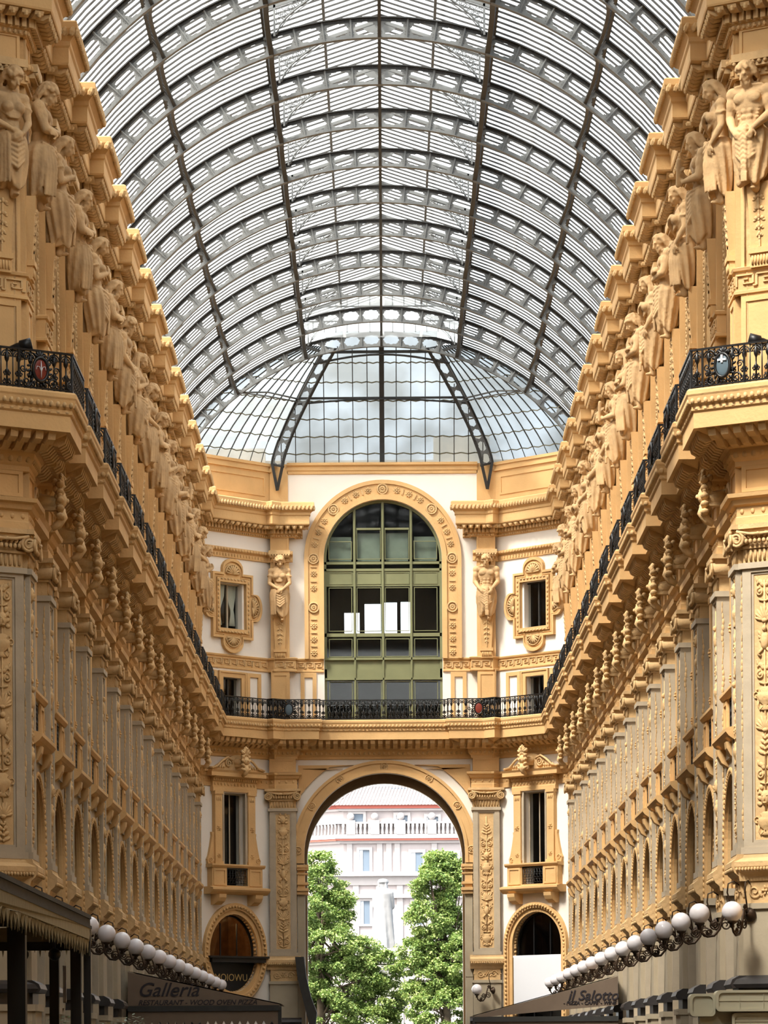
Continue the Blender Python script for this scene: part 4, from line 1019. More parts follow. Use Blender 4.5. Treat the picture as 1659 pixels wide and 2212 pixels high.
for side in ('left', 'right'):
    a, c = 0, ys(75.6)
    if side == 'right': a, c = LT-ys(75.6), LT
    t = thing('balcony_railing', 'Black iron railing with shield around the near %s pier balcony' % side, 'railing', Matrix.Identity(4), 'black iron railings of the long balconies')
    fr, inf = rail_run(off(path(a, c), 1.0)); obj('frame', fr, IRON, t); obj('balusters', inf, IRON, t)
    g = -1 if side == 'left' else 1
    MP = SIDE[side][1]; p = (MP(.02) @ Vector((0, -1.37, 0))); shieldp(t, p.x, p.y, pa if side == 'left' else -pa, RED if side == 'left' else BLUEE, 'red oval shield' if side == 'left' else 'dark shield with a cross above', 'lily' if side == 'left' else 'cross')
for nm, a, c, lab in (('l', ys(138), S0[3]-.2, 'Black iron railing along the angled far left balcony'), ('c', S0[3]-.2, LT-S0[3]+.2, 'Long black iron railing of the end balcony under the green window'), ('r', LT-S0[3]+.2, LT-ys(138), 'Black iron railing along the angled far right balcony')):
    t = thing('balcony_railing', lab, 'railing', Matrix.Identity(4), 'black iron railings of the end balcony')
    fr, inf = rail_run(off(path(a, c), 1.0)); obj('frame', fr, IRON, t); obj('balusters', inf, IRON, t)
    if nm == 'c': shieldp(t, -3.85, YF-1.38, 0, BLUEE, 'blue grey oval shield'); shieldp(t, 3.85, YF-1.38, 0, RED, 'red oval shield')
# ================================================================== LAMPS
def bracket(t):
    b = MB(); b.M = Matrix.Translation((0, -.40, 4.62)) @ Matrix.Rotation(R(90), 4, 'X'); b.lathe([(.02, 0), (.15, .01), (.15, .04), (.10, .07), (.06, .12), (.03, .16)], n=16); obj('wall_rose', b, BRONZE, t)
    b = MB(); Z = lambda pts: [(0, -d, z) for d, z in pts]
    b.tube(Z([(.5, 4.62), (.6, 4.74), (.68, 4.72), (.73, 4.55), (.78, 4.34), (.9, 4.2), (1.04, 4.18), (1.15, 4.25), (1.2, 4.36)]), [.03, .03, .028, .028, .028, .03, .028, .026, .026], 7)
    b.tube(Z([(.52, 4.62), (.55, 4.85), (.62, 5.1), (.60, 5.28), (.48, 5.33), (.37, 5.25)]), [.02, .018, .018, .016, .015, .014], 6)
    M0 = Matrix.Rotation(R(-90), 4, 'Z')
    for d, z, r, g in ((.66, 4.42, .13, 1), (.88, 4.42, .10, -1), (.62, 4.76, .07, 1), (1.0, 4.28, .07, -1)):
        pts = []
        for i in range(22): q = i/21; a = g*q*3.4*pi; rr = r*(1-.8*q); pts.append((0, -(d+rr*cos(a)), z+rr*sin(a)))
        b.tube(pts, [.018]*22, 5)
    obj('scroll_arm', b, BRONZE, t, label='dark bronze scrolled arm')
    b = MB(); b.lathe([(.02, 4.32), (.05, 4.34), (.04, 4.40), (.10, 4.43), (.11, 4.46)], (0, -1.2), 12); obj('cup', b, BRONZE, t)
    b = MB(); b.ball((0, -1.2, 4.66), .215, 28, 18); obj('globe', b, GLOBE, t, label='milky white glass globe')
GLOBE = mat('opal_glass', (.80, .76, .79), rough=.18, spec=.5)
protoL = None
for side in ('left', 'right'):
    MM, MP = SIDE[side]
    for n, y in enumerate([73.3]+[p-.1 for p in PY]):
        la = 'White globe lamp on a scrolled bracket on the %s wall, %s from the near end' % (side, ORD[n])
        if protoL is None: protoL = thing('globe_lamp', la, 'lamp', MM(y), 'globe lamps along the walls'); bracket(protoL)
        else: dup(protoL, MM(y), la)
    dup(protoL, MP(.05), 'Nearest white globe lamp, on the front corner of the %s pier' % side)
dup(protoL, frame_at(4.45, YF-.55, R(-60)) @ Matrix.Translation((0, .35, -.2)), 'Single white globe lamp right of the open archway on the end wall')
# floodlights on the pier railings
for side, px_, Y_, g in (('left', 48, 72.5, 1), ('right', 1640, 72.5, -1)):
    X_ = (px_-825)*Y_/7600; t = thing('floodlight', 'Black cylindrical spotlight clamped on the near %s pier railing' % side, 'light', Matrix.Translation((X_, Y_-.1, 16.27)) @ Matrix.Rotation(-.25*g, 4, 'Y'), 'black spotlights')
    b = MB(); b.M = Matrix.Rotation(R(90), 4, 'Y'); b.lathe([(.02, -.22), (.06, -.2), (.085, -.05), (.085, .0), (.12, .02), (.12, .25), (.10, .25), (.09, .2)], (-.12, 0), 18); 
    if g < 0: b.M = None; b.v = [(-x, y, z) for x, y, z in b.v]
    obj('barrel', b, BLACK, t); b = MB(); b.box(-.03, .03, -.1, -.08, -.12, .14); b.box(-.03, .03, .08, .1, -.12, .14); b.box(-.05, .05, -.1, .1, -.14, -.1); obj('yoke', b, BLACK, t)
# ================================================================== ROOF
RC, R0, R1, RG, DA = 20.78, 9.5, 10.04, 10.10, R(4.63)
RY = [141.3-4.75*n for n in range(15)]
def pol(r, a, y=0): return (r*sin(a), y, RC+r*cos(a))
ribt = thing('iron_arch_rib', 'tmp', 'roof rib', Matrix.Translation((0, RY[0], 0)), 'pierced iron ribs of the glass vault')
b = MB()
hole = [(.16,.28),(.22,.28),(.22,.20),(.40,.20),(.5,.07),(.60,.20),(.78,.20),(.78,.28),(.84,.28),(.84,.38),(.92,.5),(.84,.62),(.84,.72),(.78,.72),(.78,.80),(.60,.80),(.5,.93),(.40,.80),(.22,.80),(.22,.72),(.16,.72),(.16,.62),(.08,.5),(.16,.38)]
for j in range(-13, 13):
    a0 = j*DA
    outer = [(i/4, 0) for i in range(5)]+[(1-i/4, 1) for i in range(5)]
    b.plate([outer, hole], lambda u, v, s, a0=a0: pol(R0+(R1-R0)*v, a0+u*DA, -.012 if s == 0 else .012))
obj('web', b, RIB, ribt, label='web plate pierced with star shaped openings')
b = MB(); K = 52; A = [-13*DA+26*DA*i/K for i in range(K+1)]
def band(b, r0, r1, w_, AA):
    vs = []
    for a in AA: vs += [pol(r0, a, -w_), pol(r0, a, w_), pol(r1, a, w_), pol(r1, a, -w_)]
    n = len(AA); fs = [(4*i+q, 4*i+(q+1)%4, 4*i+4+(q+1)%4, 4*i+4+q) for i in range(n-1) for q in range(4)]+[(0,1,2,3), tuple(4*n-4+q for q in (3,2,1,0))]
    b.add(vs, fs)
band(b, R0-.02, R0+.005, .10, A); band(b, R0+.02, R0+.08, .025, A); obj('bottom_flange', b, RIB, ribt)
b = MB(); band(b, R1-.005, R1+.03, .13, A); band(b, R1-.08, R1-.02, .025, A); obj('top_flange', b, RIBD, ribt)
for j in range(-13, 14):
    a = j*DA; u = Vector((cos(a), 0, -sin(a)))
    b = MB()
    for w2, y2 in ((.035, .03), (.008, .075)):
        p0, p1 = Vector(pol(R0, a)), Vector(pol(R1, a)); vs = []
        for p in (p0, p1):
            for sx, sy in ((-1,-1),(1,-1),(1,1),(-1,1)): vs.append(p+u*w2*sx+Vector((0, y2*sy, 0)))
        b.add(vs, [(0,1,2,3),(7,6,5,4),(0,4,5,1),(1,5,6,2),(2,6,7,3),(3,7,4,0)])
    obj('stiffener', b, RIB, ribt)
b = MB()
for j in range(-13, 13):
    for u, v in [(q/6+.08, .05) for q in range(6)]+[(q/6+.08, .955) for q in range(6)]+[(.07, .2), (.07, .35), (.07, .65), (.07, .8), (.93, .2), (.93, .35), (.93, .65), (.93, .8)]:
        p = Vector(pol(R0+(R1-R0)*v, (j+u)*DA, -.028)); b.add([p+Vector((-.014,0,0)), p+Vector((.014,0,0)), p+Vector((0,0,.014)), p+Vector((0,0,-.014)), p+Vector((0,-.014,0))], [(0,2,4),(2,1,4),(1,3,4),(3,0,4)])
obj('rivets', b, RIB, ribt, kind='stuff')
ribt['label'] = 'Last iron arch rib of the vault, next to the glass apse'
for n in range(1, 15): dup(ribt, Matrix.Translation((0, RY[n], 0)), 'Pierced iron arch rib of the vault, %s before the glass apse' % ORD[n-1])
# purlins
PS = 18.5; sp = 4.75
def girder_span(a, r_low, kind):
    b = MB(); n = Vector((sin(a), 0, cos(a))); c = Vector((0, 0, RC)); P = lambda r, y: c+n*r+Vector((0, y, 0))
    N = 14; lo = []
    for i in range(N+1):
        u = -1+2*i/N; rr = R0+.02+(.30 if kind == 'arch' else .12)*(1-abs(u)**2.2); lo.append((u*sp/2, rr))
    for (y0, r0), (y1, r1) in zip(lo, lo[1:]): b.obox(P(r0, y0), P(r1, y1), .09 if kind == 'arch' else .14, .06)
    b.obox(P(R1, -sp/2), P(R1, sp/2), .14, .08)
    t = n.cross(Vector((0, 1, 0)))
    for i in range(1, N):
        y0, r0 = lo[i]; q = (R1-r0)/2-.03; cc = P((R1+r0)/2, y0)
        if q > .03: b.tube([cc+n*q*cos(2*pi*w_/10)+Vector((0, q*sin(2*pi*w_/10), 0)) for w_ in range(11)], .018, 4, cap=False)
        if kind != 'arch': b.obox(P(r0, y0-.12), P(R1, y0+.1), .03, .05)
    if kind != 'arch': b.obox(P(R0+.25, -sp/2), P(R0+.25, sp/2), .02, .28)
    return b
for a_, kind, nm in ((-PS, 'lat', 'left of the lantern'), (PS, 'lat', 'right of the lantern'), (-37.04, 'arch', 'halfway up the left of the vault'), (37.04, 'arch', 'halfway up the right of the vault')):
    t = thing('longitudinal_girder', 'Dark iron girder running the length of the roof, %s' % nm, 'girder', None, 'dark lengthwise roof girders')
    me = girder_span(R(a_), 0, kind).mesh('girder_span', RIBD)
    for n in range(14): obj('girder_span', me, None, t, Matrix.Translation((0, (RY[n]+RY[n+1])/2, 0)))
b = MB(); b.box(-.045, .045, RY[14], RY[0], RC+R0-.02, RC+R0+.06); b.box(-.05, .05, RY[14], 138.9, 32.12, 32.24)
tag(obj('ridge_bar', b, RIBD), 'Thin iron ridge bar along the centre line of the roof', 'girder')
# barrel glazing
def bars(b, a0, a1, ylist, N=9, r=RG-.05):
    for y in ylist:
        vs = []
        for i in range(N+1):
            a = a0+(a1-a0)*i/N; vs += [pol(r-.015, a, y-.028), pol(r-.015, a, y+.028), pol(r+.03, a, y+.028), pol(r+.03, a, y-.028)]
        b.add(vs, [(4*i+q, 4*i+(q+1)%4, 4*i+4+(q+1)%4, 4*i+4+q) for i in range(N) for q in range(4)])
proto = {}
for side, g in (('left', -1), ('right', 1)):
    a0, a1 = sorted((g*R(PS), g*13*DA)); yl = [-sp/2+sp*i/10 for i in range(1, 10)]
    for n in range(14):
        M = Matrix.Translation((0, (RY[n]+RY[n+1])/2, 0)); la = 'Glazed vault bay on the %s, %s from the apse' % (side, ORD[n])
        if side not in proto:
            t = thing('roof_glazing', la, 'roof glazing', M, 'glazed bays of the barrel vault'); proto[side] = t
            b = MB(); N = 9; vs = []
            for i in range(N+1):
                for y in (-sp/2, sp/2): vs.append(pol(RG, a0+(a1-a0)*i/N, y))
            b.add(vs, [(2*i, 2*i+1, 2*i+3, 2*i+2) for i in range(N)]); obj('glass', b, GROOF, t)
            b = MB(); bars(b, a0, a1, yl); obj('glazing_bars', b, BARM, t)
        else: dup(proto[side], M, la)
# lantern
XL = R1*sin(R(PS)); ZE = 31.15; ZR = 32.2; slope = (ZR-ZE)/XL
lz = lambda x: ZR-abs(x)*slope
lt = None; lf = None
for n in range(14):
    M = Matrix.Translation((0, (RY[n]+RY[n+1])/2, 0)); la = 'Gabled glass lantern roof, %s bay from the apse' % ORD[n]
    if n == 0:
        y0, y1 = -sp/2, sp/2
    if lt is None:
        lt = thing('lantern_roof', la, 'roof glazing', M, 'lantern bays along the ridge')
        for g, nm in ((-1, 'left'), (1, 'right')):
            b = MB(); b.add([(0, -sp/2, ZR+.05), (0, sp/2, ZR+.05), (g*(XL+.25), sp/2, lz(XL+.25)+.05), (g*(XL+.25), -sp/2, lz(XL+.25)+.05)], [(0,1,2,3)]); obj('glass', b, GROOF, lt)
        b = MB()
        for i in range(1, 10):
            y = -sp/2+sp*i/10
            for g in (-1, 1): b.obox((0, y, ZR), (g*(XL+.2), y, lz(XL+.2)), .05, .045)
        obj('glazing_bars', b, BARM, lt)
        b = MB()
        for g in (-1, 1):
            b.box(min(g*(XL/2-.04), g*(XL/2+.04)), max(g*(XL/2-.04), g*(XL/2+.04)), -sp/2, sp/2, lz(XL/2)-.16, lz(XL/2)-.03); b.box(g*XL-.06, g*XL+.06, -sp/2, sp/2, ZE-.14, ZE-.02)
            for i in range(11): b.box(g*XL-.02, g*XL+.02, -sp/2+sp*i/10-.015, -sp/2+sp*i/10+.015, RC+R1*cos(R(PS)), ZE)
        obj('purlins', b, RIB, lt)
    else: dup(lt, M, la)
for n in range(14):
    M = Matrix.Translation((0, RY[n]-.1, 0)); la = 'Lantern frame with filigree corner brackets, %s from the apse' % ORD[n]
    if lf is None:
        lf = thing('roof_truss', la, 'roof frame', M, 'frames of the ridge lantern'); b = MB(); zb = RC+R1*cos(R(PS))
        for g in (-1, 1):
            b.box(g*XL-.05, g*XL+.05, -.05, .05, zb-.1, ZE); b.box(g*(XL-.25)-.03, g*(XL-.25)+.03, -.03, .03, zb+.0, lz(XL-.25)-.05); b.obox((0, 0, ZR-.08), (g*XL, 0, lz(XL)-.08), .06, .1)
            b.plate([[(g*0, ZR-.02), (g*.55, lz(.55)-.08), (g*.3, ZR-.42), (0, ZR-.45)]] if g < 0 else [[(g*0, ZR-.02), (g*0, ZR-.45), (g*.3, ZR-.42), (g*.55, lz(.55)-.08)]], lambda u, v, s: (u, -.02 if s == 0 else .02, v))
        obj('frame', b, RIB, lf)
        for g in (-1, 1):
            b = MB(); P0 = Vector((g*(XL-.28), 0, zb+.05)); N = 12; pts = []
            for i in range(N+1): u = i/N; pts.append((g*(XL-.28-1.25*(1-cos(u*pi/2))), 0, zb+.05+(lz(XL-1.5)-.15-zb-.05)*sin(u*pi/2)))
            pts = [(g*(XL-.3-1.3*u), 0, zb+.05+(lz(XL-1.6)-.12-zb-.05)*(u**.62)) for u in [i/N for i in range(N+1)]]
            b.tube(pts, .03, 5); b.tube([(p[0], 0, p[2]-.09) for p in pts[1:]], .018, 5)
            for i in range(1, N):
                x = abs(pts[i][0]); z = pts[i][2]; top = lz(x)-.12; h = top-z
                if h > .1:
                    r = min(h/2, .13); q = z+r
                    while q+r*.5 < top: ring(b, g*x, q, 0, r*.8, .013, 10, 4); scroll(b, g*x, q, r*.55, 0, .012, 1.3, g, 0, 4); q += 2*r
            obj('filigree_bracket', b, RIB, lf, label='open scrollwork bracket')
    else: dup(lf, M, la)
# end of the lantern: glazed gable
yg = 139.15
t = thing('lantern_gable', 'Glazed gable closing the lantern above the apse', 'roof glazing', Matrix.Translation((0, yg, 0)))
b = MB(); b.add([(-XL, 0, 30.2), (XL, 0, 30.2), (XL, 0, ZE), (0, 0, ZR), (-XL, 0, ZE)], [(0,1,2,3,4)]); obj('glass', b, GROOF, t)
b = MB(); b.box(-XL, XL, -.03, .03, 31.42-.02, 31.42+.03)
for i in range(-6, 7): x = i*.45; b.box(x-.015, x+.015, -.02, .02, 31.42, lz(x))
b.obox((-XL, 0, ZE), (0, 0, ZR), .05, .08); b.obox((XL, 0, ZE), (0, 0, ZR), .05, .08)
for i in range(-6, 7): x = i*.45; b.box(x-.015, x+.015, -.02, .02, 30.4, 30.82)
b.box(-XL, XL, -.03, .03, 30.82, 30.86)
obj('glazing_bars', b, RIB, t)
# ------------------------------------------------------------------ glass apse
ZB = 26.04; ZT = 30.35
def hipx(z): q = (z-ZB)/(ZT-ZB); return 4.5-2.25*max(q, 0)**1.35
def hipy(z): q = (z-ZB)/(ZT-ZB); return YF-2.5*max(q, 0)**1.9
def ribx(z): return sqrt(max(0, R1**2-(z-RC)**2))
t = thing('apse_glazing', 'Dirty grey glass of the polygonal apse above the end wall', 'roof glazing')
NZ = 10; zz = [ZB+(ZT-ZB)*i/NZ for i in range(NZ+1)]
b = MB(); vs = []
for z in zz: vs += [(-hipx(z), hipy(z), z), (hipx(z), hipy(z), z)]
b.add(vs, [(2*i, 2*i+1, 2*i+3, 2*i+2) for i in range(NZ)]); b.add([(-2.25, hipy(ZT), ZT), (2.25, hipy(ZT), ZT), (2.25, 141.35, 30.9), (-2.25, 141.35, 30.9)], [(0,1,2,3)]); obj('centre_glass', b, GAPSE, t)
b = MB()
x = -4.13
for i in range(-7, 8):
    x = i*.59; P = [(x, hipy(z)-.03, z) for z in zz if hipx(z) > abs(x)]
    for a, c in zip(P, P[1:]): b.obox(a, c, .035, .05)
obj('centre_bars', b, BARM, t)
b = MB()
for i in range(1, 7):
    z = ZB+.67*i-.25; hx_ = hipx(z); y = hipy(z)-.02; n_ = 15
    for j in range(n_):   # scalloped lower edges of the overlapping panes
        x0 = -hx_+2*hx_*j/n_; x1 = -hx_+2*hx_*(j+1)/n_; b.tube([(x0, y, z+.02), ((x0+x1)/2, y, z-.03), (x1, y, z+.02)], .026, 4)
obj('pane_laps', b, mat('grimy_lap', (.16, .15, .10)), t, kind='stuff')
def facet(g, u, z):   # u 0 at vault rib, 1 at hip
    # base line follows the chamfer wall top
    x0, y0 = ribx(z), 141.25; x1, y1 = hipx(z), hipy(z); return Vector((g*(x0+(x1-x0)*u), y0+(y1-y0)*u, z))
for g, nm in ((-1, 'left'), (1, 'right')):
    b = MB(); vs = []; NU = 6
    for z in zz:
        for i in range(NU+1): vs.append(facet(g, i/NU, z))
    b.add(vs, [(j*(NU+1)+i, j*(NU+1)+i+1, (j+1)*(NU+1)+i+1, (j+1)*(NU+1)+i) for j in range(NZ) for i in range(NU)]); obj('side_glass', b, GAPSE, t)
    b = MB()
    for i in range(1, 9):
        P = [facet(g, i/9, z)+Vector((0, -.03, 0)) for z in zz]
        for a, c in zip(P, P[1:]): b.obox(a, c, .03, .045)
    obj('side_bars', b, BARM, t)
    b = MB()
    for i in range(1, 7):
        z = ZB+.67*i-.25; P = [facet(g, j/18, z+(.02 if j % 2 == 0 else -.03))+Vector((0, -.03, 0)) for j in range(19)]; b.tube(P, .022, 4)
    obj('pane_laps', b, bpy.data.materials['grimy_lap'], t, kind='stuff')
for g, nm in ((-1, 'left'), (1, 'right')):
    t = thing('apse_hip_rib', 'Dark curved iron hip rib on the %s of the glass apse' % nm, 'roof rib', None, 'hip ribs of the apse')
    b = MB(); inn = Vector((-g*.42, -.42, -.16))
    NS = 9
    def HP(q, v):
        z = ZB+(ZT-ZB)*q; return Vector((g*hipx(z), hipy(z)-.05, z))+inn*v
    for j in range(NS): b.plate([[(i/2, 0) for i in range(3)]+[(1-i/2, 1) for i in range(3)], hole], lambda u, v, s, j=j: tuple(HP((j+u)/NS, v)+Vector((0, .012*(1 if s else -1), 0))))
    obj('web', b, RIB, t)
    b = MB()
    for v, w_ in ((0, .15), (1, .12)):
        for j in range(NS*2): b.obox(HP(j/NS/2, v), HP((j+1)/NS/2, v), w_, .05)
    obj('chords', b, RIBD, t)
    b = MB(); b.obox(HP(0, 0)+Vector((0, -.1, 0)), (g*4.3, YF-.2, 24.95), .12, .1); b.obox(HP(0, 1), (g*4.3, YF-.25, 24.95), .12, .08); b.obox(HP(0, 0), HP(0, 1.1), .1, .08)
    obj('foot_bracket', b, RIBD, t)
t = thing('apse_bracing', 'Iron mullion and cross beams bracing the glass apse', 'girder')
b = MB(); P = [(0, hipy(z)-.1, z) for z in zz]
for a, c in zip(P, P[1:]): b.obox(a, c, .2, .16)
obj('centre_mullion', b, RIBD, t)
z = 28.55; b = MB(); b.obox((-hipx(z), hipy(z)-.15, z), (hipx(z), hipy(z)-.15, z), .1, .08); b.tube([(hipx(z)*(-1+q/6), hipy(z)-.2, z-.25+.2*cos((-1+q/6)*pi/2)) for q in range(13)], .04, 5)
zt = 30.15; b.obox((-hipx(zt), hipy(zt)-.15, zt), (hipx(zt), hipy(zt)-.15, zt), .14, .1); b.tube([(hipx(zt)*(-1+q/6)*1.15, hipy(zt)-.2, zt-.5+.38*cos((-1+q/6)*pi/2)) for q in range(13)], .045, 5)
obj('cross_beams', b, RIBD, t)
for g in (-1, 1):
    b = MB(); p0 = Vector(pol(R0+.1, g*R(37.04), 141.2)); p1 = Vector((g*hipx(z), hipy(z)-.3, z-.05)); b.obox(p1, (g*hipx(zt), hipy(zt)-.2, zt), .04, .04)
    b.tube([p0, p0.lerp(p1, .5)+Vector((0, 0, .14)), p1], .035, 5); b.tube([p0, p0.lerp(p1, .5)+Vector((0, 0, -.02)), p1+Vector((0, 0, -.12))], .03, 5)
    q0 = Vector(pol(R1, g*R(PS), 141.2)); q1 = Vector((g*hipx(zt), hipy(zt)-.2, zt)); b.obox(q0, q1, .1, .1); b.obox(Vector(pol(R0, g*R(PS-8), 141.2)), q1, .06, .06)
    obj('side_brace', b, RIB, t)
# glass infill between the last rib and the crown of the apse at the sides of the centre
# ================================================================== AWNINGS, SHOP FRONTS
def text_mesh(s, size, shear=.0, ext=.004, bold=0):
    cu = bpy.data.curves.new('txt', 'FONT'); cu.body = s; cu.size = size; cu.shear = shear; cu.extrude = ext; cu.offset = bold; cu.align_x = 'LEFT'
    o = bpy.data.objects.new('txt', cu); C.objects.link(o); bpy.context.view_layer.update()
    me = bpy.data.meshes.new_from_object(o.evaluated_get(bpy.context.evaluated_depsgraph_get())); bpy.data.objects.remove(o); return me
def text(s, size, M, m, parent, nm='lettering', shear=0., bold=0, lab=None):
    me = text_mesh(s, size, shear, bold=bold); me.materials.clear(); me.materials.append(m)
    return obj(nm, me, None, parent, M @ Matrix.Rotation(R(90), 4, 'X'), None, lab)
def px(x, y, Y, vx=833): return ((x-vx)*Y/7600, 1.7+(2285-y)*Y/7600)
def awning(label, Y, poly, val, flip, txts, dep=5.0):
    t = thing('shop_awning', label, 'awning', None, None)
    P = [px(x, y, Y) for x, y in poly]        # wall top, tip top, tip bottom, wall bottom
    (xw, zw), (xt, zt_), (xb, zb), (xv, zv) = P
    b = MB(); b.add([(xw, Y, zw), (xt, Y, zt_), (xb, Y, zb), (xv, Y, zv), (xw, Y+.02, zw), (xt, Y+.02, zt_), (xb, Y+.02, zb), (xv, Y+.02, zv)], [(0,1,2,3),(4,5,6,7),(0,1,5,4),(1,2,6,5),(2,3,7,6)])
    obj('side_panel', b, AWN, t)
    b = MB(); b.add([(xw, Y, zw), (xt, Y, zt_), (xt, Y+dep, zt_), (xw, Y+dep, zw)], [(0,1,2,3)]); b.add([(xw, Y, zw+.03), (xt, Y, zt_+.03), (xt, Y+dep, zt_+.03), (xw, Y+dep, zw+.03)], [(0,1,2,3)]); obj('roof_canvas', b, AWN, t)
    b = MB(); b.box(min(xv, xb), max(xv, xb), Y-.06, Y, zb-.13, zb+.03); b.box(xb-.05, xb+.05, Y-.04, Y+.04, zb-.1-2.6, zb); obj('front_bar', b, AWND, t)
    b = MB(); x0, x1 = sorted((xv, xb)); n = int((x1-x0)/.22); st = (x1-x0)/n; pts = []
    for i in range(n): pts += [(x1-st*(i+.0), zb-.13-val), (x1-st*(i+.2), zb-.13-val-.09), (x1-st*(i+.5), zb-.13-val-.12), (x1-st*(i+.8), zb-.13-val-.09)]
    b.plate([[(x0, zb-.1), (x1, zb-.1)]+pts+[(x0, zb-.13-val)]], lambda u, v, s: (u, Y-.02+.015*s, v)); obj('scalloped_valance', b, AWN, t)
    for s, size, x, y, sh_, bo in txts: X, Z = px(x, y, Y); text(s, size, Matrix.Translation((X, Y-.012, Z)), TXT, t, shear=sh_, bold=bo)
    return t
awning('Brown canvas awning lettered Galleria against the left wall', 100, [(276, 2096), (604, 2168), (604, 2172), (276, 2172)], .28, 1,
       [('Galleria', .56, 296, 2149, .35, .004), ('RESTAURANT - WOOD OVEN PIZZA', .205, 298, 2168, .3, .003)])
awning('Brown canvas awning lettered il Salotto against the right wall', 110, [(1335, 2112), (1024, 2196), (1024, 2200), (1335, 2174)], .25, -1,
       [('il Salotto', .44, 1226, 2163, .3, .005), ('- PIZZA - CAFFE\' - WINE', .155, 1216, 2172.5, .3, .002)])
# near kiosk canopy on the left
t = thing('kiosk_canopy', 'Dark canopy with beige fringe on posts at the lower left', 'canopy'); xe = -5.19; ya, yb = 44, 61.9
b = MB(); b.add([(xe, ya, 4.22), (xe, yb, 4.22), (-8.0, yb, 4.95), (-8.0, ya, 4.95), (xe, ya, 4.02), (xe, yb, 4.02), (-8.0, yb, 4.8), (-8, ya, 4.8)], [(0,1,2,3),(4,5,6,7),(0,1,5,4),(1,2,6,5),(0,3,7,4),(2,3,7,6)])
b.box(xe-.04, xe+.02, ya, yb, 4.17, 4.24); b.box(xe-.04, xe+.03, ya, yb, 4.0, 4.05)
obj('canvas_roof', b, AWND, t)
b = MB(); rnd = random.Random(3); n = 150; pts = []
for i in range(n):
    y = yb-(yb-ya)*i/n; pts += [(y, 3.74+rnd.uniform(0, .06)), (y-.06, 3.60-rnd.uniform(0, .10))]
b.plate([[(ya, 4.03), (yb, 4.03)]+pts+[(ya, 3.75)]], lambda u, v, s: (xe+.012*s+.02*sin(u*40), u, v)); 
obj('fringe', b, AWNB, t, label='beige fringed valance')
b = MB(); rn = random.Random(5); pts = []
for i in range(30): x = xe-2.8*i/30; pts += [(x, 3.74+rn.uniform(0, .06)), (x-.045, 3.6-rn.uniform(0, .1))]
b.plate([[(-8, 4.03), (xe, 4.03)]+pts+[(-8, 3.75)]], lambda u, v, s: (u, yb+.012*s, v)); obj('fringe', b, AWNB, t, label='beige fringed valance')
for (x, y, h) in ((-5.34, 51, .13), (-5.78, 61.4, .08), (-5.42, 61.6, .09), (-5.22, 61.6, .06)):
    b = MB(); b.box(x-h, x+h, y-h, y+h, 0, 3.98); obj('post', b, TIMB, t)
b = MB(); b.box(-8, -5.2, 61.0, 61.1, 3.6, 3.75); obj('cross_beam', b, TIMB, t); b = MB(); b.box(-8, -5.2, 50, 50.1, 3.6, 3.75); obj('cross_beam', b, TIMB, t)
for i in range(5): b = MB(); b.ball((-7.9+.55*i, 60.6, 3.52), .11, 10, 7); b.tube([(-7.9+.55*i, 60.6, 3.55), (-7.9+.55*i, 60.6, 3.9)], .02, 5); obj('hanging_lamp', b, BLACK, t, label='dark lamp hanging under the canopy')
tag(obj('sign_board', (lambda b: (b.box(-5.66, -5.60, 61.7, 61.75, 2.7, 3.35), b)[1])(MB()), WPANEL), 'Narrow white board between the kiosk posts at lower left', 'sign')
t = thing('planter', 'Planter with pale variegated leaves at the bottom left', 'plant', Matrix.Translation((-5.4, 63, 0)))
b = MB(); b.box(-1.2, .9, -.25, .25, 0, 2.12); b.box(-1.26, .96, -.3, .3, 2.04, 2.14); obj('box', b, TIMB, t)
b = MB(); rnd = random.Random(9)
for i in range(420):
    x, y = rnd.uniform(-1.15, 1.1), rnd.uniform(-.3, .3); z = 2.14+rnd.uniform(0, .30)*(1-.25*sin(x*5)); a = rnd.uniform(0, 6.3); L = rnd.uniform(.06, .12); e = rnd.uniform(-.3, .5)
    p = Vector((x, y, z)); d_ = Vector((cos(a), sin(a), e)).normalized(); s_ = d_.cross(Vector((0, 0, 1))).normalized()*L*.3
    b.add([p, p+d_*L*.5+s_, p+d_*L, p+d_*L*.5-s_], [(0,1,2,3)])
obj('foliage', b, LEAFP, t)
# kiosk panels lower right
t = thing('kiosk_signboard', 'Pale green rounded panels of a kiosk at the lower right', 'kiosk'); Yk = 66
def rr(x0, x1, z0, z1, r=.08, n=5):
    P = []
    for cx, cz_, a in ((x1-r, z1-r, 0), (x0+r, z1-r, pi/2), (x0+r, z0+r, pi), (x1-r, z0+r, 3*pi/2)):
        for i in range(n+1): P.append((cx+r*cos(a+pi/2*i/n), cz_+r*sin(a+pi/2*i/n)))
    return P
for (x0, x1, y0, y1, dy) in ((1490, 1545, 2151, 2200, .0), (1545, 1700, 2144, 2190, -.12), (1580, 1700, 2193, 2230, -.05)):
    X0, Z1 = px(x0, y0, Yk); X1, Z0 = px(x1, y1, Yk); b = MB()
    b.plate([rr(X0, X1, Z0, Z1)], lambda u, v, s: (u, Yk+dy+(.5 if s else 0), v)); b.plate([rr(X0, X1, Z0, Z1), rr(X0+.05, X1-.05, Z0+.05, Z1-.05)], lambda u, v, s: (u, Yk+dy-.03+(.04 if s else 0), v))
    if X1-X0 > 1:
        for q in (.33, .66): b.box(X0+(X1-X0)*q-.006, X0+(X1-X0)*q+.006, Yk+dy-.012, Yk+dy, Z0+.05, Z1-.05)
        b.box(X0, X1, Yk+dy-.012, Yk+dy, (Z0+Z1)/2-.006, (Z0+Z1)/2+.006)
    obj('panel', b, PANELG, t)
b = MB(); b.box(5.9, 8.2, Yk+.1, Yk+.5, 0, 2.6); obj('cabinet', b, PANELG, t)
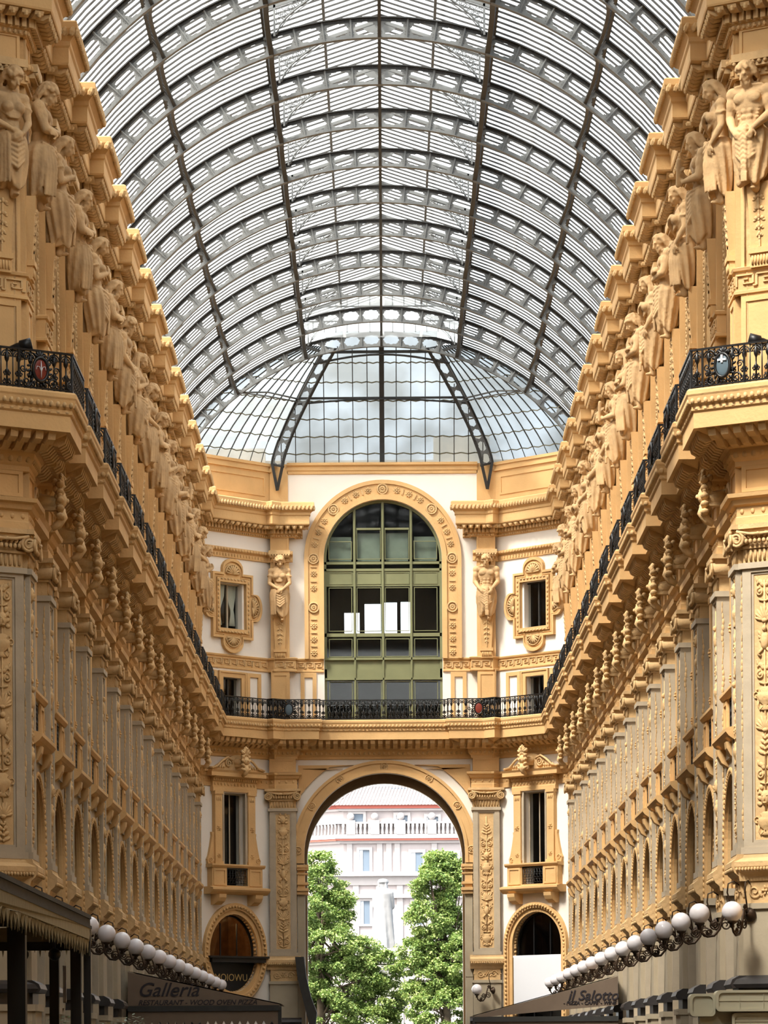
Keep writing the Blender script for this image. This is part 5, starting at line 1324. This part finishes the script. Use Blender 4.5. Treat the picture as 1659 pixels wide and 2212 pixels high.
# board in the far right arch; sign in the round window
b = MB(); b.M = MCR; b.box(-1.3, 1.3, -.04, 0, 3.85, 5.75); b.box(-1.34, 1.34, -.03, .01, 5.75, 5.83); b.M = None
tag(obj('blank_board', b, WPANEL), 'Blank white board filling the arch on the angled far right wall', 'board')
t = thing('shop_sign', 'Dark shop sign with gilded letters in the round window at far left', 'sign', MCL)
b = MB(); b.plate([[(1.3*cos(R(-174+168*i/20)), 5.98+1.3*1.18*sin(R(-174+168*i/20))) for i in range(21)]], lambda u, v, s: (u, .1+.03*s, v)); obj('board', b, BLACK, t)
b = MB(); b.box(-1.5, 1.75, -.3, .1, 5.78, 5.86); b.box(-1.35, 1.6, -.25, .08, 5.6, 5.78); obj('canopy_bar', b, TIMB, t)
text('MOIOWU', .41, Matrix.Translation((-.95, .08, 4.86)), GOLDT, t, bold=.0)
lamp_d = bpy.data.lights.new('shop_lamp', 'POINT'); lo = bpy.data.objects.new('shop_lamp', lamp_d); C.objects.link(lo); lamp_d.energy = 45; lamp_d.color = (1, .55, .2); lamp_d.shadow_soft_size = .12
lo.location = (MCL @ Vector((-.3, 1.6, 7.2)))
b = MB(); b.ball((0, 0, 0), .1, 12, 8); o = obj('pendant_bulb', b, mat('warm_bulb', (1, .7, .4))); o.location = MCL @ Vector((-.3, 1.75, 7.45)); tag(o, 'Small warm bulb inside the round shop window at far left', 'lamp')
pts = [px(x, y, 143) for x, y in ((638, 2066), (657, 2066), (662, 2110), (671, 2150), (684, 2186), (681, 2215), (668, 2215), (655, 2160), (643, 2110))]
b = MB(); b.plate([pts], lambda u, v, s: (u, 142.7 if s == 0 else 143.7, v)); tag(obj('curved_awning', b, AWND), 'Dark curved awning at the left jamb of the open archway', 'awning')
b = MB(); b.box(-12, 12, 151, 158, 24, 27.35); b.box(-9, -5, 150.5, 151, 24, 27.8); b.box(2.2, 4.6, 150.6, 151, 24, 28.3)
struct('wall_roof_parapet', b, GREY)
# ================================================================== OUTSIDE
YB = 235; kb = YB/7600
t = thing('palazzo', 'Pale multi-storey building across the square, seen through the archway', 'building')
def bx_(x0, x1, y0, y1, d0, d1, m, nm, lab=None):
    X0, Z1 = px(x0, y0, YB); X1, Z0 = px(x1, y1, YB); b = MB(); b.box(X0, X1, YB-d1, YB-d0, Z0, Z1); return b
b = MB(); X0, Z1 = px(744, 1745, YB); b.box(X0, 14, YB, YB+12, 0, Z1)
b.add([(X0, YB, 0), (X0-9, YB+7, 0), (X0-9, YB+7, Z1), (X0, YB, Z1)], [(0,1,2,3)]); obj('wall', b, BWALL, t)
def line(y0, y1, d, m, nm):
    X0, Z1 = px(744, y0, YB); _, Z0 = px(744, y1, YB); b = MB(); b.box(X0-d, 14, YB-d, YB+.1, Z0, Z1)
    n = Vector((-7, -9, 0)).normalized()*d; b.add([(X0+n.x, YB+n.y, Z0), (X0-9+n.x, YB+7+n.y, Z0), (X0-9+n.x, YB+7+n.y, Z1), (X0+n.x, YB+n.y, Z1), (X0-9, YB+7, Z1), (X0, YB, Z1), (X0-9, YB+7, Z0), (X0, YB, Z0)], [(0,1,2,3),(3,2,4,5),(0,1,6,7)])
    obj(nm, b, m, t)
line(1739, 1747, .45, BRED, 'red_eaves'); line(1747, 1752, .3, BTRIM, 'cornice'); line(1812, 1816, .5, BRED, 'red_string'); line(1803, 1812, .55, BTRIM, 'balcony_slab'); line(1816, 1822, .25, BTRIM, 'cornice'); line(1884, 1893, .6, BTRIM, 'cornice'); line(1893, 1912, .2, BTRIM, 'frieze'); line(1932, 1940, .3, BTRIM, 'cornice')
line(1776, 1780, .5, BTRIM, 'balustrade_rail')
b = MB()
for i in range(60): x = X0+i*.29; b.lathe([(.08, 0), (.12, .1), (.07, .4), (.12, .7)], (x, YB-.4), 6, z0=px(0, 1803, YB)[1])
for i in range(14): v = Vector((-9, 7, 0)).normalized()*(.29*i); b.lathe([(.05, 0), (.08, .1), (.04, .4), (.08, .7)], (X0+v.x-.3, YB+v.y-.3), 6, z0=px(0, 1803, YB)[1])
for x in (760, 812, 868, 935): X, Z = px(x, 1776, YB); b.box(X-.3, X+.3, YB-.6, YB-.2, px(0, 1803, YB)[1], Z+.1); b.ball((X, YB-.4, Z+.35), .25, 10, 7)
obj('balusters', b, BTRIM, t)
for x0, x1, y0, y1 in ((760, 787, 1758, 1776), (858, 883, 1762, 1777), (924, 949, 1765, 1779), (701, 729, 1759, 1775), (778, 800, 1836, 1882), (890, 915, 1842, 1884), (780, 800, 1946, 1996), (893, 915, 1950, 1998), (965, 990, 1845, 1886)):
    Xa, Za = px(x0, y0, YB); Xb, Zb = px(x1, y1, YB); o_ = 0
    if x1 < 744: o_ = 1
    M = Matrix.Translation((0, o_*1.2, 0)); b = MB(); b.M = M; slab(b, [rect(Xa-.18, Xb+.18, Zb-.15, Za+.2), rect(Xa, Xb, Zb, Za)], YB-.14, YB+.0); f_ = obj('window_frame', b, BTRIM, t)
    b = MB(); b.M = M; b.box(Xa, Xb, YB-.05, YB-.03, Zb, Za); obj('pane', b, BWIN, f_)
    b = MB(); b.M = M; b.box(Xa, (Xa+Xb)/2-.1 if y1-y0 > 30 else Xa+.1, YB-.09, YB-.055, Zb, Za); obj('shutter', b, mat('grey_shutter', (.35, .38, .42)) if 'grey_shutter' not in bpy.data.materials else bpy.data.materials['grey_shutter'], f_)
b = MB()
for x in (757, 822, 842, 860, 940): Xa, Za = px(x, 1822, YB); b.box(Xa-.18, Xa+.18, YB-.12, YB, px(0, 1884, YB)[1], Za)
for x in (770, 820, 865, 935): Xa, Za = px(x, 1912, YB); b.box(Xa-.2, Xa+.2, YB-.12, YB, 3, Za)
obj('wall_pilasters', b, BTRIM, t)
b = MB(); Ze = px(0, 1740, YB)[1]; b.add([(X0-.6, YB-.6, Ze), (14, YB-.6, Ze), (14, YB+6, Ze+1.75), (X0+1.0, YB+6, Ze+1.75), (X0-10, YB+7, Ze), (X0-6, YB+12, Ze+1.7), (X0-3, YB+16, Ze+1.7), (14, YB+16, Ze+1.75)], [(0,1,2,3),(4,0,3,5),(3,2,7,6,5)])
for i in range(80): b.tube([(X0-.3+i*.22, YB-.6, Ze+.03), (X0+.2+i*.22, YB+6, Ze+1.8)], .05, 5)
for i in range(40): v = Vector((-9.4, 7.6, 0))*(i/40); b.tube([(X0-.6+v.x, YB-.6+v.y, Ze+.03), (X0+1+v.x*.7, YB+6+v.y*.6, Ze+1.8)], .05, 5)
obj('tiled_roof', b, BROOF, t)
b = MB(); Xa, Za = px(845, 1702, YB+5); b.box(Xa, Xa+1.2, YB+5, YB+6, Ze+1.2, Za); obj('dormer', b, BWIN, t)
# Leonardo-like standing robed statue on its pedestal
t = thing('monument', 'White marble statue of a robed bearded person in a cap, seen between the trees', 'statue', Matrix.Translation((-.12, 205, 0)))
b = MB(); N = 40; prof = [(.66, 0), (.68, .3), (.62, 1.0), (.58, 1.8), (.55, 2.4), (.56, 2.9), (.58, 3.2), (.45, 3.45), (.2, 3.6)]; vs = []
for j, (r, z) in enumerate(prof):
    for i in range(N): a = 2*pi*i/N; q = max(0, 1-z/3.2); rr_ = r*(1+.13*q*sin(7*a+.9*z)+.04*sin(13*a+z)*q); vs.append((rr_*cos(a)*1.0, rr_*sin(a)*.75, z))
b.add(vs, [(j*N+i, j*N+(i+1)%N, (j+1)*N+(i+1)%N, (j+1)*N+i) for j in range(len(prof)-1) for i in range(N)]+[tuple(range(N))[::-1], tuple((len(prof)-1)*N+i for i in range(N))])
capsule(b, (-.45, 0, 3.2), (.45, 0, 3.2), .2, .2); capsule(b, (0, 0, 3.3), (0, -.08, 3.6), .15, .13)
b.ball((0, -.1, 3.78), (.2, .23, .25), 14, 10); b.lathe([(.2, 3.84), (.31, 3.88), (.31, 3.95), (.26, 4.05), (.02, 4.1)], (0, -.05), 20); b.tube([(.29*cos(q*pi/8), -.05+.29*sin(q*pi/8), 3.88) for q in range(17)], .05, 6)
capsule(b, (0, -.32, 3.74), (0, -.35, 3.68), .03, .045, 6)
for i in range(30): q = random.random(); a = random.uniform(-1, 1); b.ball((.15*sin(a)*(1-q), -.22-.06*q, 3.66-.4*q), .06, 6, 5)
for g in (-1, 1):
    for q in range(4): b.tube([(g*.2, -.05+.06*q, 3.8), (g*.24, -.05+.07*q, 3.6), (g*.26, -.02+.07*q, 3.42)], .06, 6)
    b.ball((g*.07, -.3, 3.8), (.035, .03, .02), 6, 5)
capsule(b, (-.46, 0, 3.1), (-.5, -.15, 2.45), .19, .17); capsule(b, (-.5, -.15, 2.45), (-.2, -.5, 2.35), .16, .1); hand(b, (-.2, -.5, 2.35), (1, -.1, .0), (0, -1, 0), 1.3)
capsule(b, (.46, 0, 3.1), (.5, -.15, 2.5), .19, .17); capsule(b, (.5, -.15, 2.5), (.15, -.5, 2.2), .16, .1); hand(b, (.15, -.5, 2.2), (-1, -.1, 0), (0, -1, 0), 1.3)
for k_ in range(9): x = -.5+.125*k_; b.tube([(x*.7, -.42+.2*abs(x), 2.6), (x*.95, -.5+.2*abs(x), 1.4), (x*1.1, -.52+.25*abs(x), .05)], [.04, .06, .07], 6)
b.ball((0, .0, 3.72), (.23, .2, .3), 12, 9)
me = remesh(b, 'marble_figure', MARB, .035); obj('figure', me, None, t, Tz(8.05) @ Matrix.Rotation(R(165), 4, 'Z'))
b = MB(); b.box(-1.0, 1.0, -1.0, 1.0, 0, 7.4); b.box(-1.25, 1.25, -1.25, 1.25, 7.4, 7.75); b.box(-1.1, 1.1, -1.1, 1.1, 7.75, 8.06); b.box(-1.5, 1.5, -1.5, 1.5, 0, 3.4); b.box(-1.15, 1.15, -1.15, 1.15, 6.9, 7.1)
obj('pedestal', b, mat('weathered_pale_stone', (.42, .40, .37), noise=.3, nscale=2), t, label='weathered stone pedestal')
def tree_(label, x, y, h, blobs, seed, nleaf, lm):
    t = thing('tree', label, 'tree', Matrix.Translation((x, y, 0)), 'trees in the square'); rnd = random.Random(seed)
    b = MB(); b.tube([(0, 0, 0), (.1, 0, h*.3), (-.1, .1, h*.6), (0, 0, h*.92)], [.28, .22, .13, .03], 9); obj('trunk', b, BARK, t)
    b = MB()
    for i in range(46):
        c, r = rnd.choice(blobs); a = rnd.uniform(0, 6.28); z0 = rnd.uniform(h*.2, h*.75); e = Vector(c)+Vector((cos(a)*r*.7, sin(a)*r*.7, rnd.uniform(-.3, .5)*r)); b.tube([(0, 0, z0), (e.x*.5, e.y*.5, z0+(e.z-z0)*.6), e], [.07, .045, .012], 5)
    obj('branches', b, BARK, t)
    clumps = []
    for c, r in blobs:
        n = int(10+26*r*r)
        for i in range(n):
            u = rnd.uniform(-1, 1); a = rnd.uniform(0, 6.28); q = sqrt(1-u*u); rr_ = r*rnd.uniform(.55, 1.0)**.5
            clumps.append((Vector(c)+Vector((q*cos(a), q*sin(a), u*.85))*rr_, rnd.uniform(.28, .5)))
    for nm, m, off_ in (('leaves', lm[0], 0), ('leaves', lm[1], 1)):
        vs = []; fs = []; k_ = 0
        for i in range(nleaf//2):
            c, s = rnd.choice(clumps); a = rnd.uniform(0, 6.28); u = rnd.uniform(-1, 1); q = sqrt(1-u*u); p = c+Vector((q*cos(a), q*sin(a), u*.6))*s*rnd.uniform(.4, 1)
            L = rnd.uniform(.10, .18); d_ = Vector((rnd.gauss(0, 1), rnd.gauss(0, 1), rnd.gauss(-.4, .6))).normalized(); s_ = d_.cross(Vector((rnd.gauss(0, .5), rnd.gauss(0, .5), 1))).normalized()*L*.38; n_ = s_.cross(d_).normalized()*L*.12
            vs += [p, p+d_*L*.45+s_+n_, p+d_*L, p+d_*L*.45-s_+n_]; fs.append((k_, k_+1, k_+2)); fs.append((k_, k_+2, k_+3)); k_ += 4
        b = MB(); b.v = [tuple(v) for v in vs]; b.f = fs; b.sm = [False]*len(fs); me = bpy.data.meshes.new('leaves'); me.from_pydata(b.v, [], b.f); me.materials.append(m); obj('foliage', me, None, t, None, None)
KT = 190/7600
def tb(px0, blobs): return [(((x-px0)*KT, rndy, 1.7+(2285-y)*KT), r*KT) for x, y, r, rndy in blobs]
tree_('Leafy green tree on the left seen through the archway', (690-833)*KT, 190, 12.3,
      tb(690, [(690, 1862, 32, 0), (700, 1905, 42, .3), (670, 1960, 60, -.5), (715, 1975, 50, .6), (700, 2050, 70, -.8), (770, 2060, 55, .2), (820, 2090, 48, -.3), (740, 2120, 75, .5), (830, 2160, 50, .2), (640, 2100, 80, .9), (690, 2190, 80, -.6), (800, 2215, 60, 0), (735, 1935, 26, .1)]), 11, 110000, (LEAF, LEAF2))
tree_('Leafy green tree on the right seen through the archway', (960-833)*KT, 188, 12.3,
      tb(960, [(945, 1868, 30, 0), (975, 1885, 40, .3), (940, 1920, 45, -.4), (990, 1950, 55, .5), (930, 1985, 50, -.3), (965, 2040, 70, .6), (900, 2065, 42, 0), (1010, 2080, 65, -.8), (940, 2120, 65, .3), (960, 2190, 75, -.5), (900, 2150, 34, .2), (1000, 1890, 30, .2)]), 12, 100000, (LEAF, LEAF2))
